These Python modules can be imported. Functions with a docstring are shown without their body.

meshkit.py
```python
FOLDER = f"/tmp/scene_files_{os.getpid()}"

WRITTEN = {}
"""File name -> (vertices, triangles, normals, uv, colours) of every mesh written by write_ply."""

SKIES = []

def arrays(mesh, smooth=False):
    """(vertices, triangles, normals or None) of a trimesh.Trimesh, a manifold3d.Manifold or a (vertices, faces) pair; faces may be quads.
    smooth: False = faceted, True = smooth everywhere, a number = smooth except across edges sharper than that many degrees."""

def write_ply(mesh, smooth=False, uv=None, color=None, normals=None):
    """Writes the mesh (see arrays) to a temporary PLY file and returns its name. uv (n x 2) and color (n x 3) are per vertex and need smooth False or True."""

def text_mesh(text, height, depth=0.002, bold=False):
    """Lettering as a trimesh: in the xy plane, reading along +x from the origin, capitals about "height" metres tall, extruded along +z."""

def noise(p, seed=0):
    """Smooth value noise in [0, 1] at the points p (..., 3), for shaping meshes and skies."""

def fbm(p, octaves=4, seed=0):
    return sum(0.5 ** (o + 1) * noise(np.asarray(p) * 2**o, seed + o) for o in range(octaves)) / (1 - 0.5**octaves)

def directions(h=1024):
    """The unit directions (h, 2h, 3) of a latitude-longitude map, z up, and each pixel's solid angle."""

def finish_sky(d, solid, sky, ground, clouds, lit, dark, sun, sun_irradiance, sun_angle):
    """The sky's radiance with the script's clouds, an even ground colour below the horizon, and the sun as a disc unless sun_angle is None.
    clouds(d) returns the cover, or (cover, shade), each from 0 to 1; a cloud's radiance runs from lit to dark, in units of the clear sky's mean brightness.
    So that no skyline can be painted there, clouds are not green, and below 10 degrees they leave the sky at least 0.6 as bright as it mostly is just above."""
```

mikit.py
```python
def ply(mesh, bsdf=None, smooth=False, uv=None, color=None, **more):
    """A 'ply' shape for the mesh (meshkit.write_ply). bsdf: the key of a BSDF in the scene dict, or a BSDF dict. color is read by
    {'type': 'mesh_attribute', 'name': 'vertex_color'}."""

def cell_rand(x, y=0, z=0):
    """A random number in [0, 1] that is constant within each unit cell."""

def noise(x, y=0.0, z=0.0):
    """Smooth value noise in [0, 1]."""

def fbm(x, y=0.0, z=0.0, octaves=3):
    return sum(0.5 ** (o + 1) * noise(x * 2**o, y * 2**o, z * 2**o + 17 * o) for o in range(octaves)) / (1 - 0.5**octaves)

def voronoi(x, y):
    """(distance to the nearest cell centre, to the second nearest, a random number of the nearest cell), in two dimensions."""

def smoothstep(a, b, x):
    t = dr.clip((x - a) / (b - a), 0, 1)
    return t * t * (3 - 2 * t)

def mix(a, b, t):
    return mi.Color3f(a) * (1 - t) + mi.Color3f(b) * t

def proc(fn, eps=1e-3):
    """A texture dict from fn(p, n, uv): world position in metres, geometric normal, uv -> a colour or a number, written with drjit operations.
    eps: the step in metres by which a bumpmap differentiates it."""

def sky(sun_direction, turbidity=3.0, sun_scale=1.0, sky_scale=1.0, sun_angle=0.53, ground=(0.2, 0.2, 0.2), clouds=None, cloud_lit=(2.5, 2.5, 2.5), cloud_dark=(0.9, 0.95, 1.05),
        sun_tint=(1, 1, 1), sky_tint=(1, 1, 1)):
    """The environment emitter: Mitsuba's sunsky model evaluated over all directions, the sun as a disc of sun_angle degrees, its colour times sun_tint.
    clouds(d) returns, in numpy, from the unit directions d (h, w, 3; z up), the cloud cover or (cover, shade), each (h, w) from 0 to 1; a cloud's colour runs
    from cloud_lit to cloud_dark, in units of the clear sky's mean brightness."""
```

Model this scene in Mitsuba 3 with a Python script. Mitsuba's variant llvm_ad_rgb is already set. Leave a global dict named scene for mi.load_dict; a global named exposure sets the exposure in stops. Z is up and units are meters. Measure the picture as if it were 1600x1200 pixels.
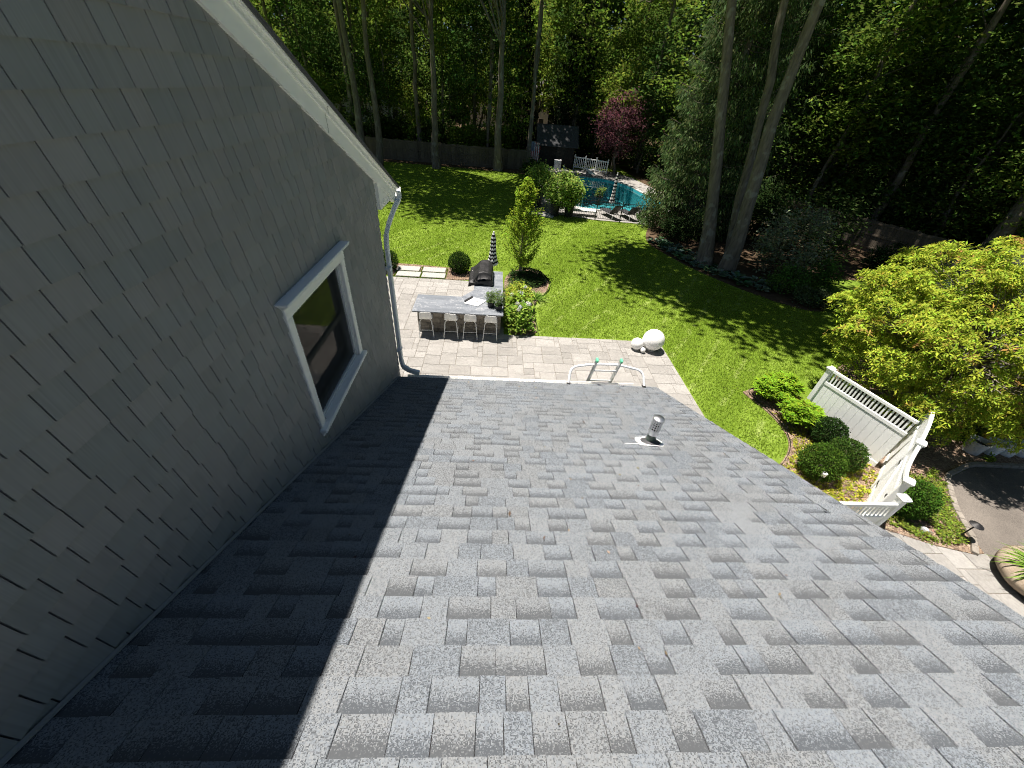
import math, numpy as np, trimesh, mitsuba as mi, mikit, meshkit
import drjit as dr
import shapely.geometry as sg
from shapely.ops import unary_union
from mikit import ply, proc, noise, fbm, voronoi, cell_rand, smoothstep, mix

T = mi.ScalarTransform4f
scene, labels = {}, {}
rng = np.random.default_rng(7)

# ------------------------------------------------------------------ camera, sky, exposure
CAM = np.array([0.0, 0.0, 6.8])
RIGHT = np.array([0.99733987, -0.02221123, 0.06942517])
DOWN = np.array([0.04083652, -0.61868184, -0.78457961])
FWD = np.array([0.06037857, 0.7853276, -0.61612903])
scene['camera'] = {'type': 'perspective', 'fov': 2 * math.degrees(math.atan(800 / 597.2)), 'fov_axis': 'x', 'near_clip': 0.05, 'far_clip': 600.0,
                   'to_world': T().look_at(origin=CAM.tolist(), target=(CAM + FWD).tolist(), up=(-DOWN).tolist())}
SUN = (-0.256, 0.14, 1.0)
scene['daylight'] = mikit.sky(SUN, turbidity=3, ground=(0.08, 0.1, 0.04), sky_scale=0.28, sun_tint=(0.92, 1.0, 1.16),
                              clouds=lambda d: 0.25 * np.clip((meshkit.fbm(d * 3.0, 4, 5) - 0.5) * 4, 0, 1))
exposure = 2.8

# ------------------------------------------------------------------ names
def numbered(key):
    if key not in scene and key not in labels:
        return key
    i = 1
    while f'{key}_{i:03d}' in scene or f'{key}_{i:03d}' in labels:
        i += 1
    return f'{key}_{i:03d}'

def thing(name, label, cat, group=None):
    k = numbered(name)
    labels[k] = {'label': label, 'category': cat}
    if group:
        labels[k]['group'] = group
    return k

_counts = {}
def part(parent, name, mesh, bsdf, smooth=False, color=None, uv=None, label=None, kind=None):
    base = parent + '__' + name
    n = _counts.get(base, 0)
    _counts[base] = n + 1
    k = base if n == 0 else f'{base}_{n:03d}'
    scene[k] = make(mesh, bsdf, smooth, color, uv)
    if label or kind:
        labels[k] = {}
        if label: labels[k]['label'] = label
        if kind: labels[k]['kind'] = kind
    return k

def single(name, mesh, bsdf, label, cat, group=None, smooth=False, color=None, uv=None):
    k = thing(name, label, cat, group)
    scene[k] = make(mesh, bsdf, smooth, color, uv)
    return k

def struct(name, mesh, bsdf, smooth=False, color=None, kind='structure', label=None, uv=None):
    k = numbered(name)
    scene[k] = make(mesh, bsdf, smooth, color, uv)
    labels[k] = {'kind': kind}
    if label: labels[k]['label'] = label
    return k

VCOL = {'vmatte', 'vgloss', 'leaf', 'leaf_gloss', 'vsatin'}
def make(mesh, bsdf, smooth, color, uv):
    if bsdf in VCOL:
        n = len(mesh.vertices) if hasattr(mesh, 'vertices') else len(mesh[0])
        if color is None:
            color = (0.5, 0.5, 0.5)
        color = np.asarray(color, float)
        if color.ndim == 1:
            color = np.tile(color, (n, 1))
        if smooth not in (True, False):   # split the vertices at sharp edges, carrying the (uniform) colour
            if hasattr(mesh, 'vertices') and np.ptp(color, axis=0).max() < 1e-9:
                v, f, nn = meshkit.arrays(mesh, smooth)
                m2 = trimesh.Trimesh(v, f, process=False)
                return ply(m2, bsdf, smooth=True, color=np.tile(color[0], (len(v), 1)))
            smooth = True
        return ply(mesh, bsdf, smooth=smooth, color=color, uv=uv)
    return ply(mesh, bsdf, smooth=smooth, uv=uv)

# ------------------------------------------------------------------ mesh helpers
def unit(v):
    v = np.asarray(v, float)
    return v / np.linalg.norm(v)

def box(c, s, rot=None):
    m = trimesh.creation.box(extents=s)
    if rot is not None:
        m.vertices = m.vertices @ np.asarray(rot).T
    m.apply_translation(c)
    return m

def bevel_box(c, s, b=0.01, rot=None):
    """A box with chamfered edges (convex hull of its trimmed corners)."""
    h = np.asarray(s, float) / 2
    b = min(b, h.min() * 0.8)
    pts = []
    for sx in (-1, 1):
        for sy in (-1, 1):
            for sz in (-1, 1):
                q = np.array([sx, sy, sz]) * h
                for k in range(3):
                    w = q.copy()
                    for j in range(3):
                        if j != k:
                            w[j] -= np.sign(q[j]) * b
                    pts.append(w)
    m = trimesh.convex.convex_hull(np.array(pts))
    if rot is not None:
        m.vertices = m.vertices @ np.asarray(rot).T
    m.apply_translation(c)
    return m

def frame_z(deg):
    a = math.radians(deg)
    return np.array([[math.cos(a), -math.sin(a), 0], [math.sin(a), math.cos(a), 0], [0, 0, 1.0]])

def tube(path, radii, sides=8, caps=True):
    p = np.asarray(path, float)
    r = np.broadcast_to(np.asarray(radii, float), (len(p),))
    t = np.gradient(p, axis=0)
    t /= np.linalg.norm(t, axis=1, keepdims=True) + 1e-12
    ref = np.array([1.0, 0, 0]) if abs(t[:, 0]).mean() < 0.8 else np.array([0, 1.0, 0])
    a = np.cross(t, ref); a /= np.linalg.norm(a, axis=1, keepdims=True) + 1e-12
    b = np.cross(t, a)
    ang = np.arange(sides) * 2 * np.pi / sides
    v = p[:, None] + r[:, None, None] * (np.cos(ang)[None, :, None] * a[:, None] + np.sin(ang)[None, :, None] * b[:, None])
    i, j = np.meshgrid(np.arange(len(p) - 1), np.arange(sides), indexing='ij')
    q = np.stack([i * sides + j, i * sides + (j + 1) % sides, (i + 1) * sides + (j + 1) % sides, (i + 1) * sides + j], -1).reshape(-1, 4)
    f = np.vstack([q[:, [0, 1, 2]], q[:, [0, 2, 3]]])
    v = v.reshape(-1, 3)
    if caps:
        n = len(v)
        v = np.vstack([v, p[0], p[-1]])
        k = np.arange(sides)
        f = np.vstack([f, np.stack([k * 0 + n, (k + 1) % sides, k], 1), np.stack([k * 0 + n + 1, n - sides + k, n - sides + (k + 1) % sides], 1)])
    return trimesh.Trimesh(v, f, process=False)

def rounded(points, r=0.05, n=5):
    """A polyline with its inner corners rounded."""
    P = [np.asarray(p, float) for p in points]
    out = [P[0]]
    for a, b, c in zip(P[:-2], P[1:-1], P[2:]):
        u, v = unit(a - b), unit(c - b)
        d = min(r, np.linalg.norm(a - b) / 2, np.linalg.norm(c - b) / 2)
        for k in range(n + 1):
            t = k / n
            out.append((1 - t) ** 2 * (b + u * d) + 2 * t * (1 - t) * b + t * t * (b + v * d))
    out.append(P[-1])
    return np.array(out)

def lathe(profile, sides=24, center=(0, 0, 0)):
    prof = np.asarray(profile, float)
    ang = np.arange(sides) * 2 * np.pi / sides
    v = np.stack([prof[:, 0, None] * np.cos(ang), prof[:, 0, None] * np.sin(ang), np.broadcast_to(prof[:, 1, None], (len(prof), sides))], -1).reshape(-1, 3)
    i, j = np.meshgrid(np.arange(len(prof) - 1), np.arange(sides), indexing='ij')
    q = np.stack([i * sides + j, i * sides + (j + 1) % sides, (i + 1) * sides + (j + 1) % sides, (i + 1) * sides + j], -1).reshape(-1, 4)
    f = np.vstack([q[:, [0, 1, 2]], q[:, [0, 2, 3]]])
    return trimesh.Trimesh(v + np.asarray(center), f, process=False)

def cat(ms):
    return trimesh.util.concatenate(ms)

def extrude(poly, h, z=0.0):
    polys = getattr(poly, 'geoms', [poly])
    m = cat([trimesh.creation.extrude_polygon(p, h, engine='earcut') for p in polys])
    m.apply_translation([0, 0, z])
    return m

def sheet(poly, z):
    """A flat polygon with the top face only."""
    vs, fs, n = [], [], 0
    for p in getattr(poly, 'geoms', [poly]):
        v, f = trimesh.creation.triangulate_polygon(p, engine='earcut')
        vs.append(np.column_stack([v, np.full(len(v), z)])); fs.append(f + n); n += len(v)
    m = trimesh.Trimesh(np.vstack(vs), np.vstack(fs), process=False)
    if m.face_normals[:, 2].mean() < 0:
        m.invert()
    return m

def smooth_poly(pts, n=4):
    """Closed outline through control points, corner-cut (Chaikin)."""
    p = np.asarray(pts, float)
    for _ in range(n):
        q = np.roll(p, -1, axis=0)
        p = np.stack([0.75 * p + 0.25 * q, 0.25 * p + 0.75 * q], 1).reshape(-1, p.shape[1])
    return sg.Polygon(p)

def at_yz(poly_yz, x0, x1):
    """A polygon in (y, z) extruded from x0 to x1."""
    m = extrude(poly_yz, abs(x1 - x0))
    v = m.vertices.copy()
    m.vertices = np.column_stack([min(x0, x1) + v[:, 2], v[:, 0], v[:, 1]])
    m.fix_normals()
    return m

# ------------------------------------------------------------------ materials
def rgb(*c):
    return {'type': 'rgb', 'value': list(c)}
VC = {'type': 'mesh_attribute', 'name': 'vertex_color'}
def pr(color, rough=0.6, metallic=0.0, **k):
    return {'type': 'twosided', 'bsdf': {'type': 'principled', 'base_color': color if isinstance(color, dict) else rgb(*color), 'roughness': rough, 'metallic': metallic, **k}}
scene['vmatte'] = pr(VC, 0.85, specular=0.3)
scene['vsatin'] = pr(VC, 0.55)
scene['vgloss'] = pr(VC, 0.3)
scene['leaf'] = {'type': 'principledthin', 'base_color': VC, 'roughness': 0.6, 'diff_trans': 0.75, 'spec_trans': 0.0, 'eta': 1.35}
scene['leaf_gloss'] = {'type': 'principledthin', 'base_color': VC, 'roughness': 0.38, 'diff_trans': 0.5, 'spec_trans': 0.0, 'eta': 1.45}
scene['aluminium'] = pr((0.75, 0.76, 0.78), 0.35, 1.0)
scene['galvanised'] = pr((0.5, 0.52, 0.53), 0.5, 0.7)
scene['pane'] = {'type': 'thindielectric'}
scene['insect_mesh'] = {'type': 'mask', 'opacity': 0.6, 'bsdf': {'type': 'twosided', 'bsdf': {'type': 'diffuse', 'reflectance': rgb(0.02, 0.022, 0.022)}}}
scene['water'] = {'type': 'bumpmap', 'arbitrary': {'type': 'texture_none'}} if False else {'type': 'thindielectric', 'int_ior': 1.33}

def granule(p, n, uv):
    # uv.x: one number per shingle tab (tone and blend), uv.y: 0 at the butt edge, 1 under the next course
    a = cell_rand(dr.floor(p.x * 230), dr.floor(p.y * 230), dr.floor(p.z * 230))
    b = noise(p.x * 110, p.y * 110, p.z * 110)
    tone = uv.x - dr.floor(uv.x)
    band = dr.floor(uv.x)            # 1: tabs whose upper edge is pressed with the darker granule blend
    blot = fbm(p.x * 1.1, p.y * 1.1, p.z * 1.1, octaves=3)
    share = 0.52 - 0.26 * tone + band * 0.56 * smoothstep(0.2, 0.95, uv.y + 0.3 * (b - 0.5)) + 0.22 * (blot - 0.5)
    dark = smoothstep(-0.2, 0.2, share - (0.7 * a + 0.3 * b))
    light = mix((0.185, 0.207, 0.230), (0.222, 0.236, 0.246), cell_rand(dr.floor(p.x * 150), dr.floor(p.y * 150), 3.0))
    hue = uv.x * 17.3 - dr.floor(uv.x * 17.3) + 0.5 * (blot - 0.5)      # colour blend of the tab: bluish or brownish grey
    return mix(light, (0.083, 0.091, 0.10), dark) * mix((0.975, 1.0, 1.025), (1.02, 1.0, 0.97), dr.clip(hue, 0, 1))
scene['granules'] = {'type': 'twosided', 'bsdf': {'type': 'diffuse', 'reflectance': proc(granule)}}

def lawn_c(p, n, uv):
    big = fbm(p.x * 0.35, p.y * 0.35, octaves=3)
    mid = fbm(p.x * 2.3 + 9, p.y * 2.3, octaves=3)
    fine = noise(p.x * 22, p.y * 14)
    tiny = cell_rand(dr.floor(p.x * 45), dr.floor(p.y * 45), 1.0)
    # mower passes: gently curved strips with patchy straw-coloured lines along their edges
    s = p.x * 0.8 - p.y * 0.62 + 0.03 * (p.y - 10) * (p.y - 10) * 0.2 + 0.25 * fbm(p.x * 0.5, p.y * 0.5, octaves=2)
    k = s / 1.05
    fr = k - dr.floor(k)
    edge = smoothstep(0.13, 0.0, dr.abs(fr - 0.5)) * smoothstep(0.35, 0.65, noise(p.x * 5, p.y * 5, 3.0)) * smoothstep(0.45, 0.6, noise(p.x * 0.4, p.y * 0.4, 8.0))
    strip = cell_rand(dr.floor(k), 4.0, 2.0)
    t = dr.clip(0.35 * big + 0.4 * mid + 0.3 * fine + 0.25 * tiny - 0.2 + 0.75 * (strip - 0.5), 0, 1)
    c = mix((0.105, 0.172, 0.018), (0.19, 0.28, 0.04), t)
    return mix(c, (0.33, 0.39, 0.13), 0.45 * edge + 0.35 * smoothstep(0.62, 0.8, mid) * smoothstep(0.4, 0.9, fine))
def lawn_h(p, n, uv):
    return 0.03 * noise(p.x * 30, p.y * 30) + 0.025 * fbm(p.x * 6, p.y * 6, octaves=2)
scene['grass'] = {'type': 'bumpmap', 'texture': proc(lawn_h, 4e-3), 'scale': 1.0, 'bsdf': {'type': 'twosided', 'bsdf': {'type': 'diffuse', 'reflectance': proc(lawn_c)}}}

def mulch_c(p, n, uv):
    d, e, w = voronoi(p.x * 16, p.y * 30)
    t = fbm(p.x * 3, p.y * 3, octaves=2)
    return mix(mix((0.15, 0.108, 0.08), (0.36, 0.275, 0.2), w), (0.07, 0.04, 0.028), smoothstep(0.25, 0.0, e - d) * 0.7) * (0.75 + 0.5 * t)
scene['mulch'] = {'type': 'twosided', 'bsdf': {'type': 'diffuse', 'reflectance': proc(mulch_c)}}

def forest_c(p, n, uv):
    t = fbm(p.x * 0.8, p.y * 0.8, octaves=4)
    w = cell_rand(dr.floor(p.x * 9), dr.floor(p.y * 9), 0.0)
    return mix((0.05, 0.036, 0.022), (0.13, 0.09, 0.06), dr.clip(t * 0.7 + 0.4 * w, 0, 1))
scene['leaf_litter'] = {'type': 'twosided', 'bsdf': {'type': 'diffuse', 'reflectance': proc(forest_c)}}

def paver_c(p, n, uv):
    t = fbm(p.x * 2.1, p.y * 7, uv.x * 90, octaves=3)
    s = fbm(p.x * 28, p.y * 28, p.z * 28, octaves=2)
    w = smoothstep(0.55, 0.75, fbm(p.x * 0.5, p.y * 0.5, octaves=3))
    c = mix((0.235, 0.228, 0.213), (0.345, 0.336, 0.316), dr.clip(uv.x * 0.6 + 0.7 * (t - 0.2), 0, 1))
    return c * (0.86 + 0.28 * s) * (1 - 0.12 * w)
scene['paver'] = {'type': 'twosided', 'bsdf': {'type': 'diffuse', 'reflectance': proc(paver_c)}}

def asphalt_c(p, n, uv):
    a = cell_rand(dr.floor(p.x * 70), dr.floor(p.y * 70), 0.0)
    b = fbm(p.x * 1.3, p.y * 1.3, octaves=4)
    return mix((0.105, 0.095, 0.085), (0.205, 0.185, 0.162), dr.clip(0.5 * a + 0.9 * b - 0.2, 0, 1))
scene['asphalt'] = {'type': 'twosided', 'bsdf': {'type': 'diffuse', 'reflectance': proc(asphalt_c)}}

def bark_c(p, n, uv):
    f = fbm(p.x * 14 + p.y * 3, p.y * 14, p.z * 2.2, octaves=3)
    l = smoothstep(0.58, 0.7, fbm(p.x * 4, p.y * 4, p.z * 2.5, octaves=3))
    return mix(mix((0.08, 0.068, 0.056), (0.26, 0.225, 0.185), f), (0.31, 0.31, 0.27), 0.5 * l)
def bark_h(p, n, uv):
    return 0.035 * fbm(p.x * 14 + p.y * 3, p.y * 14, p.z * 2.2, octaves=3)
scene['bark'] = {'type': 'bumpmap', 'texture': proc(bark_h, 6e-3), 'scale': 1.0, 'bsdf': {'type': 'twosided', 'bsdf': {'type': 'diffuse', 'reflectance': proc(bark_c)}}}

def slate_c(p, n, uv):
    f = fbm(p.x * 1.6 + 3 * noise(p.x * 2, p.y * 2), p.y * 5, octaves=4)
    v = smoothstep(0.03, 0.0, dr.abs(f - 0.52))
    return mix(mix((0.11, 0.125, 0.145), (0.23, 0.25, 0.275), f), (0.42, 0.43, 0.44), 0.5 * v)
scene['slate'] = {'type': 'twosided', 'bsdf': {'type': 'principled', 'base_color': proc(slate_c), 'roughness': 0.45}}

def stone_c(p, n, uv):
    f = fbm(p.x * 9, p.y * 9, p.z * 9, octaves=4)
    return mix((0.10, 0.09, 0.075), (0.33, 0.30, 0.26), dr.clip(0.55 * uv.x + 0.75 * f - 0.15, 0, 1))
scene['ledgestone'] = {'type': 'twosided', 'bsdf': {'type': 'diffuse', 'reflectance': proc(stone_c)}}

def board_c(p, n, uv):
    f = fbm(p.x * 6 + p.y * 6, p.z * 1.2, uv.x * 50, octaves=3)
    return mix((0.07, 0.06, 0.045), (0.19, 0.165, 0.13), dr.clip(0.6 * f + 0.4 * uv.x, 0, 1))
scene['weathered_board'] = {'type': 'twosided', 'bsdf': {'type': 'diffuse', 'reflectance': proc(board_c)}}

# ------------------------------------------------------------------ foliage
def leaves(P, size, col, up=0.5, aspect=0.55, droop=0.2, seed=0, axis=None, fold=0.15, jitter=0.22):
    """Diamond leaves (two triangles each, folded along the midrib). P: base points; col: (3,) or (n,3)."""
    r = np.random.default_rng(seed)
    n = len(P)
    size = np.broadcast_to(size, (n,)) * r.uniform(0.7, 1.25, n)
    if axis is None:
        a = r.normal(size=(n, 3)); a[:, 2] = a[:, 2] * 0.5 - droop
    else:
        a = np.asarray(axis, float) + 0.0
    a /= np.linalg.norm(a, axis=1, keepdims=True) + 1e-9
    nn = r.normal(size=(n, 3)) * (1 - up) + np.array([0, 0, 1.0]) * up * 1.4
    nn -= a * (nn * a).sum(1, keepdims=True)
    nn /= np.linalg.norm(nn, axis=1, keepdims=True) + 1e-9
    b = np.cross(nn, a)
    L = size[:, None]; W = L * aspect * 0.5
    v = np.stack([P, P + a * L * 0.5 + b * W + nn * fold * W, P + a * L, P + a * L * 0.5 - b * W + nn * fold * W], 1).reshape(-1, 3)
    k = np.arange(n)[:, None] * 4
    f = np.concatenate([k + [0, 2, 1], k + [0, 3, 2]], 0)
    c = np.broadcast_to(np.asarray(col, float), (n, 3)) * (1 + jitter * r.normal(size=(n, 1)))
    c = c * (1 + 0.10 * r.normal(size=(n, 3)))
    c = np.clip(c, 0.004, 0.9)
    return v, f, np.repeat(c, 4, axis=0)

def joinl(parts):
    vs, fs, cs, n = [], [], [], 0
    for v, f, c in parts:
        vs.append(v); fs.append(f + n); cs.append(c); n += len(v)
    return trimesh.Trimesh(np.vstack(vs), np.vstack(fs), process=False), np.vstack(cs)

def clump_points(center, radii, nclump, per, r, shell=0.55, flat=0.55, zcut=-0.85, spread=1.0):
    """Leaf base points gathered in clumps through an ellipsoid; also the clump centres."""
    d = r.normal(size=(nclump * 3, 3)); d /= np.linalg.norm(d, axis=1, keepdims=True)
    d = d[d[:, 2] > zcut][:nclump]
    rad = shell + (1 - shell) * r.uniform(0, 1, len(d)) ** 0.6
    rad *= 0.85 + 0.3 * meshkit.noise(d * 2.2 + center[0], int(abs(center[1]) * 10) % 97)
    C = np.asarray(center) + d * rad[:, None] * np.asarray(radii)
    cs = 0.17 * np.mean(radii) * spread * r.uniform(0.6, 1.5, len(C))
    P = C[:, None] + r.normal(size=(len(C), per, 3)) * cs[:, None, None] * np.array([1, 1, flat])
    return P.reshape(-1, 3), C

def trunk_mesh(base, top, r0, r1, seed, sides=10, n=14, bend=0.25, flare=1.5):
    r = np.random.default_rng(seed)
    t = np.linspace(0, 1, n)
    p = np.asarray(base)[None] * (1 - t[:, None]) + np.asarray(top)[None] * t[:, None]
    w = np.cumsum(r.normal(size=(n, 2)), axis=0) * bend * 0.25
    w -= w[0] + t[:, None] * (w[-1] - w[0])
    p[:, :2] += w
    rad = r0 + (r1 - r0) * t
    rad = rad * (1 + (flare - 1) * np.exp(-t * n * 0.9))
    m = tube(p, rad, sides, caps=False)
    v = m.vertices
    off = (meshkit.noise(v * np.array([3, 3, 0.8]), seed) - 0.5)
    ctr = np.repeat(p, sides, axis=0)
    m.vertices = ctr + (v - ctr) * (1 + 0.25 * off[:, None])
    return m, p

def limbs(p, C, r, frm=0.35, r0=0.06, count=None):
    """Tapered limbs from the trunk path p to clump centres C."""
    out = []
    idx = r.permutation(len(C))[:count or len(C)]
    for i in idx:
        c = C[i]
        z = p[:, 2]
        zt = c[2] - 0.5 * np.linalg.norm(c[:2] - p[len(p) // 2, :2])
        k = int(np.clip(np.searchsorted(z, zt), int(frm * len(p)), len(p) - 1))
        a = p[k]
        mid = (a + c) / 2 + np.array([0, 0, 0.08 * np.linalg.norm(c - a)]) + r.normal(size=3) * 0.05 * np.linalg.norm(c - a)
        out.append(tube([a, mid, c], [r0, r0 * 0.6, r0 * 0.2], 4, caps=False))
    return cat(out) if out else None

def tree(name, label, catg, base, h, r0, crown_c, crown_r, nclump, per, leaf, col, seed, group=None, up=0.55, aspect=0.6, lean=(0, 0), shell=0.5,
         nl=14, flat=0.5, droop=0.2, spread=1.0, zcut=-0.85, bend=0.3, mat='leaf'):
    r = np.random.default_rng(seed)
    k = thing(name, label, catg, group)
    top = np.array([base[0] + lean[0], base[1] + lean[1], base[2] + h])
    tm, p = trunk_mesh(base, top, r0, r0 * 0.3, seed, bend=bend)
    P, C = clump_points(crown_c, crown_r, nclump, per, r, shell, flat, zcut, spread)
    lm = limbs(p, C, r, r0=r0 * 0.28, count=nl)
    part(k, 'trunk', cat([tm, lm]) if lm is not None else tm, 'bark', smooth=True)
    tint = 1 + 0.22 * r.normal(size=(len(C), 1))
    cc = np.repeat(np.clip(np.asarray(col) * tint, 0.006, 0.5), per, axis=0)
    m, c = joinl([leaves(P, leaf, cc, up=up, aspect=aspect, droop=droop, seed=seed)])
    part(k, 'crown', m, mat, color=c)
    return k

# ================================================================== THE GROUND
LZ = -0.03
P1 = sg.box(-5.2, 5.0, 5.95, 11.42)
P2 = sg.box(-5.2, 11.42, 0.44, 15.75)
patio_poly = unary_union([P1, P2.buffer(0.001)])
drive_poly = sg.Polygon([(9.95, 3.0), (10.2, 3.95), (10.55, 4.75), (11.25, 5.65), (12.3, 6.05), (30, 5.8), (30, -12), (9.5, -12)])
walk_poly = sg.Polygon([(3.0, 2.2), (8.2, 4.35), (9.2, 3.92), (9.92, 3.72), (10.2, 3.75), (9.9, 2.6), (9.6, -6), (3.0, -6)])
mulch_right = smooth_poly([(7.70, 8.80), (7.62, 8.72), (7.95, 7.9), (8.0, 7.1), (7.75, 6.5), (7.1, 5.9), (6.3, 5.4), (5.4, 4.8), (4.4, 4.2), (5.4, 3.9), (7.5, 3.8), (9.95, 5.8), (9.4, 8.3), (9.2, 8.95), (8.7, 9.1)], 2)
mulch_tree = smooth_poly([(9.6, 5.7), (11.1, 5.75), (12.2, 6.15), (16, 6.1), (17, 8.6), (15, 11), (12.0, 10.8), (10.6, 8.6), (9.6, 7.0)], 2)
mulch_drive = smooth_poly([(7.4, 3.75), (8.2, 4.32), (9.0, 3.95), (9.75, 3.85), (10.05, 4.0), (10.5, 4.75), (11.15, 5.65), (11.0, 6.4), (9.6, 5.8)], 1)
bed_counter = smooth_poly([(0.46, 11.46), (1.6, 11.46), (1.62, 12.2), (1.5, 13.2), (1.75, 14.2), (2.35, 15.2), (2.5, 16.3), (2.0, 17.4), (1.2, 17.5), (0.5, 16.6), (0.46, 14.6)], 2)
bed_steps = smooth_poly([(-5.1, 15.78), (-0.55, 15.78), (-0.7, 16.5), (-1.4, 17.0), (-3, 17.2), (-5.1, 17.3)], 1)
bed_hosta = smooth_poly([(8.9, 23.0), (9.3, 21.4), (10.2, 18.9), (11.3, 17.1), (12.4, 15.6), (13.6, 14.6), (14.6, 14.7), (14.6, 15.8), (14.2, 17.0), (16.5, 18.3), (19, 18.9), (22, 17.5), (26, 12), (40, 10), (60, 30), (60, 60), (20, 46), (12.2, 30.5), (10.2, 26.5)], 2)
woods_poly = sg.Polygon([(-70, 43.6), (-9, 42.9), (2, 42.2), (3.4, 41.2), (3.5, 50), (14, 52), (30, 60), (70, 70), (70, 160), (-90, 160), (-90, 43)])
deck_poly = sg.Polygon([(2.7, 28.2), (6.6, 27.0), (10.2, 26.7), (14.5, 29.2), (15.5, 34), (14.0, 44), (12.5, 47), (4.5, 47), (3.6, 41), (2.9, 35)])
pool_poly = smooth_poly([(5.2, 30.3), (8, 29.6), (12.5, 30.0), (14, 32.5), (12.9, 36), (12.4, 40), (10.8, 42.4), (8, 42.6), (6.2, 42.0), (5.6, 38), (4.9, 34)], 3)

holes = unary_union([patio_poly, pool_poly])
big = sg.box(-120, -40, 140, 170).difference(holes)
struct('lawn', sheet(big, LZ), 'grass')
struct('mulch_bed', extrude(mulch_right, 0.03, -0.025), 'mulch')
struct('mulch_bed', extrude(mulch_drive.buffer(0.3, join_style=2).difference(unary_union([drive_poly, walk_poly])), 0.03, -0.024), 'mulch')
struct('mulch_bed', extrude(mulch_tree, 0.03, -0.026), 'mulch')
struct('mulch_bed', extrude(bed_counter, 0.03, -0.025), 'mulch')
struct('mulch_bed', extrude(bed_steps, 0.03, -0.025), 'mulch')
struct('shaded_bed', extrude(bed_hosta, 0.02, -0.029), 'leaf_litter')
struct('forest_floor', sheet(woods_poly, -0.02), 'leaf_litter')
struct('forest_floor', sheet(sg.Polygon([(24, 15.5), (60, 8), (95, 40), (66, 68), (31, 59.5), (14.2, 51.5), (14.5, 36), (15, 30), (20, 28)]), -0.023), 'leaf_litter')
struct('driveway', sheet(drive_poly, -0.018), 'asphalt')

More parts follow.
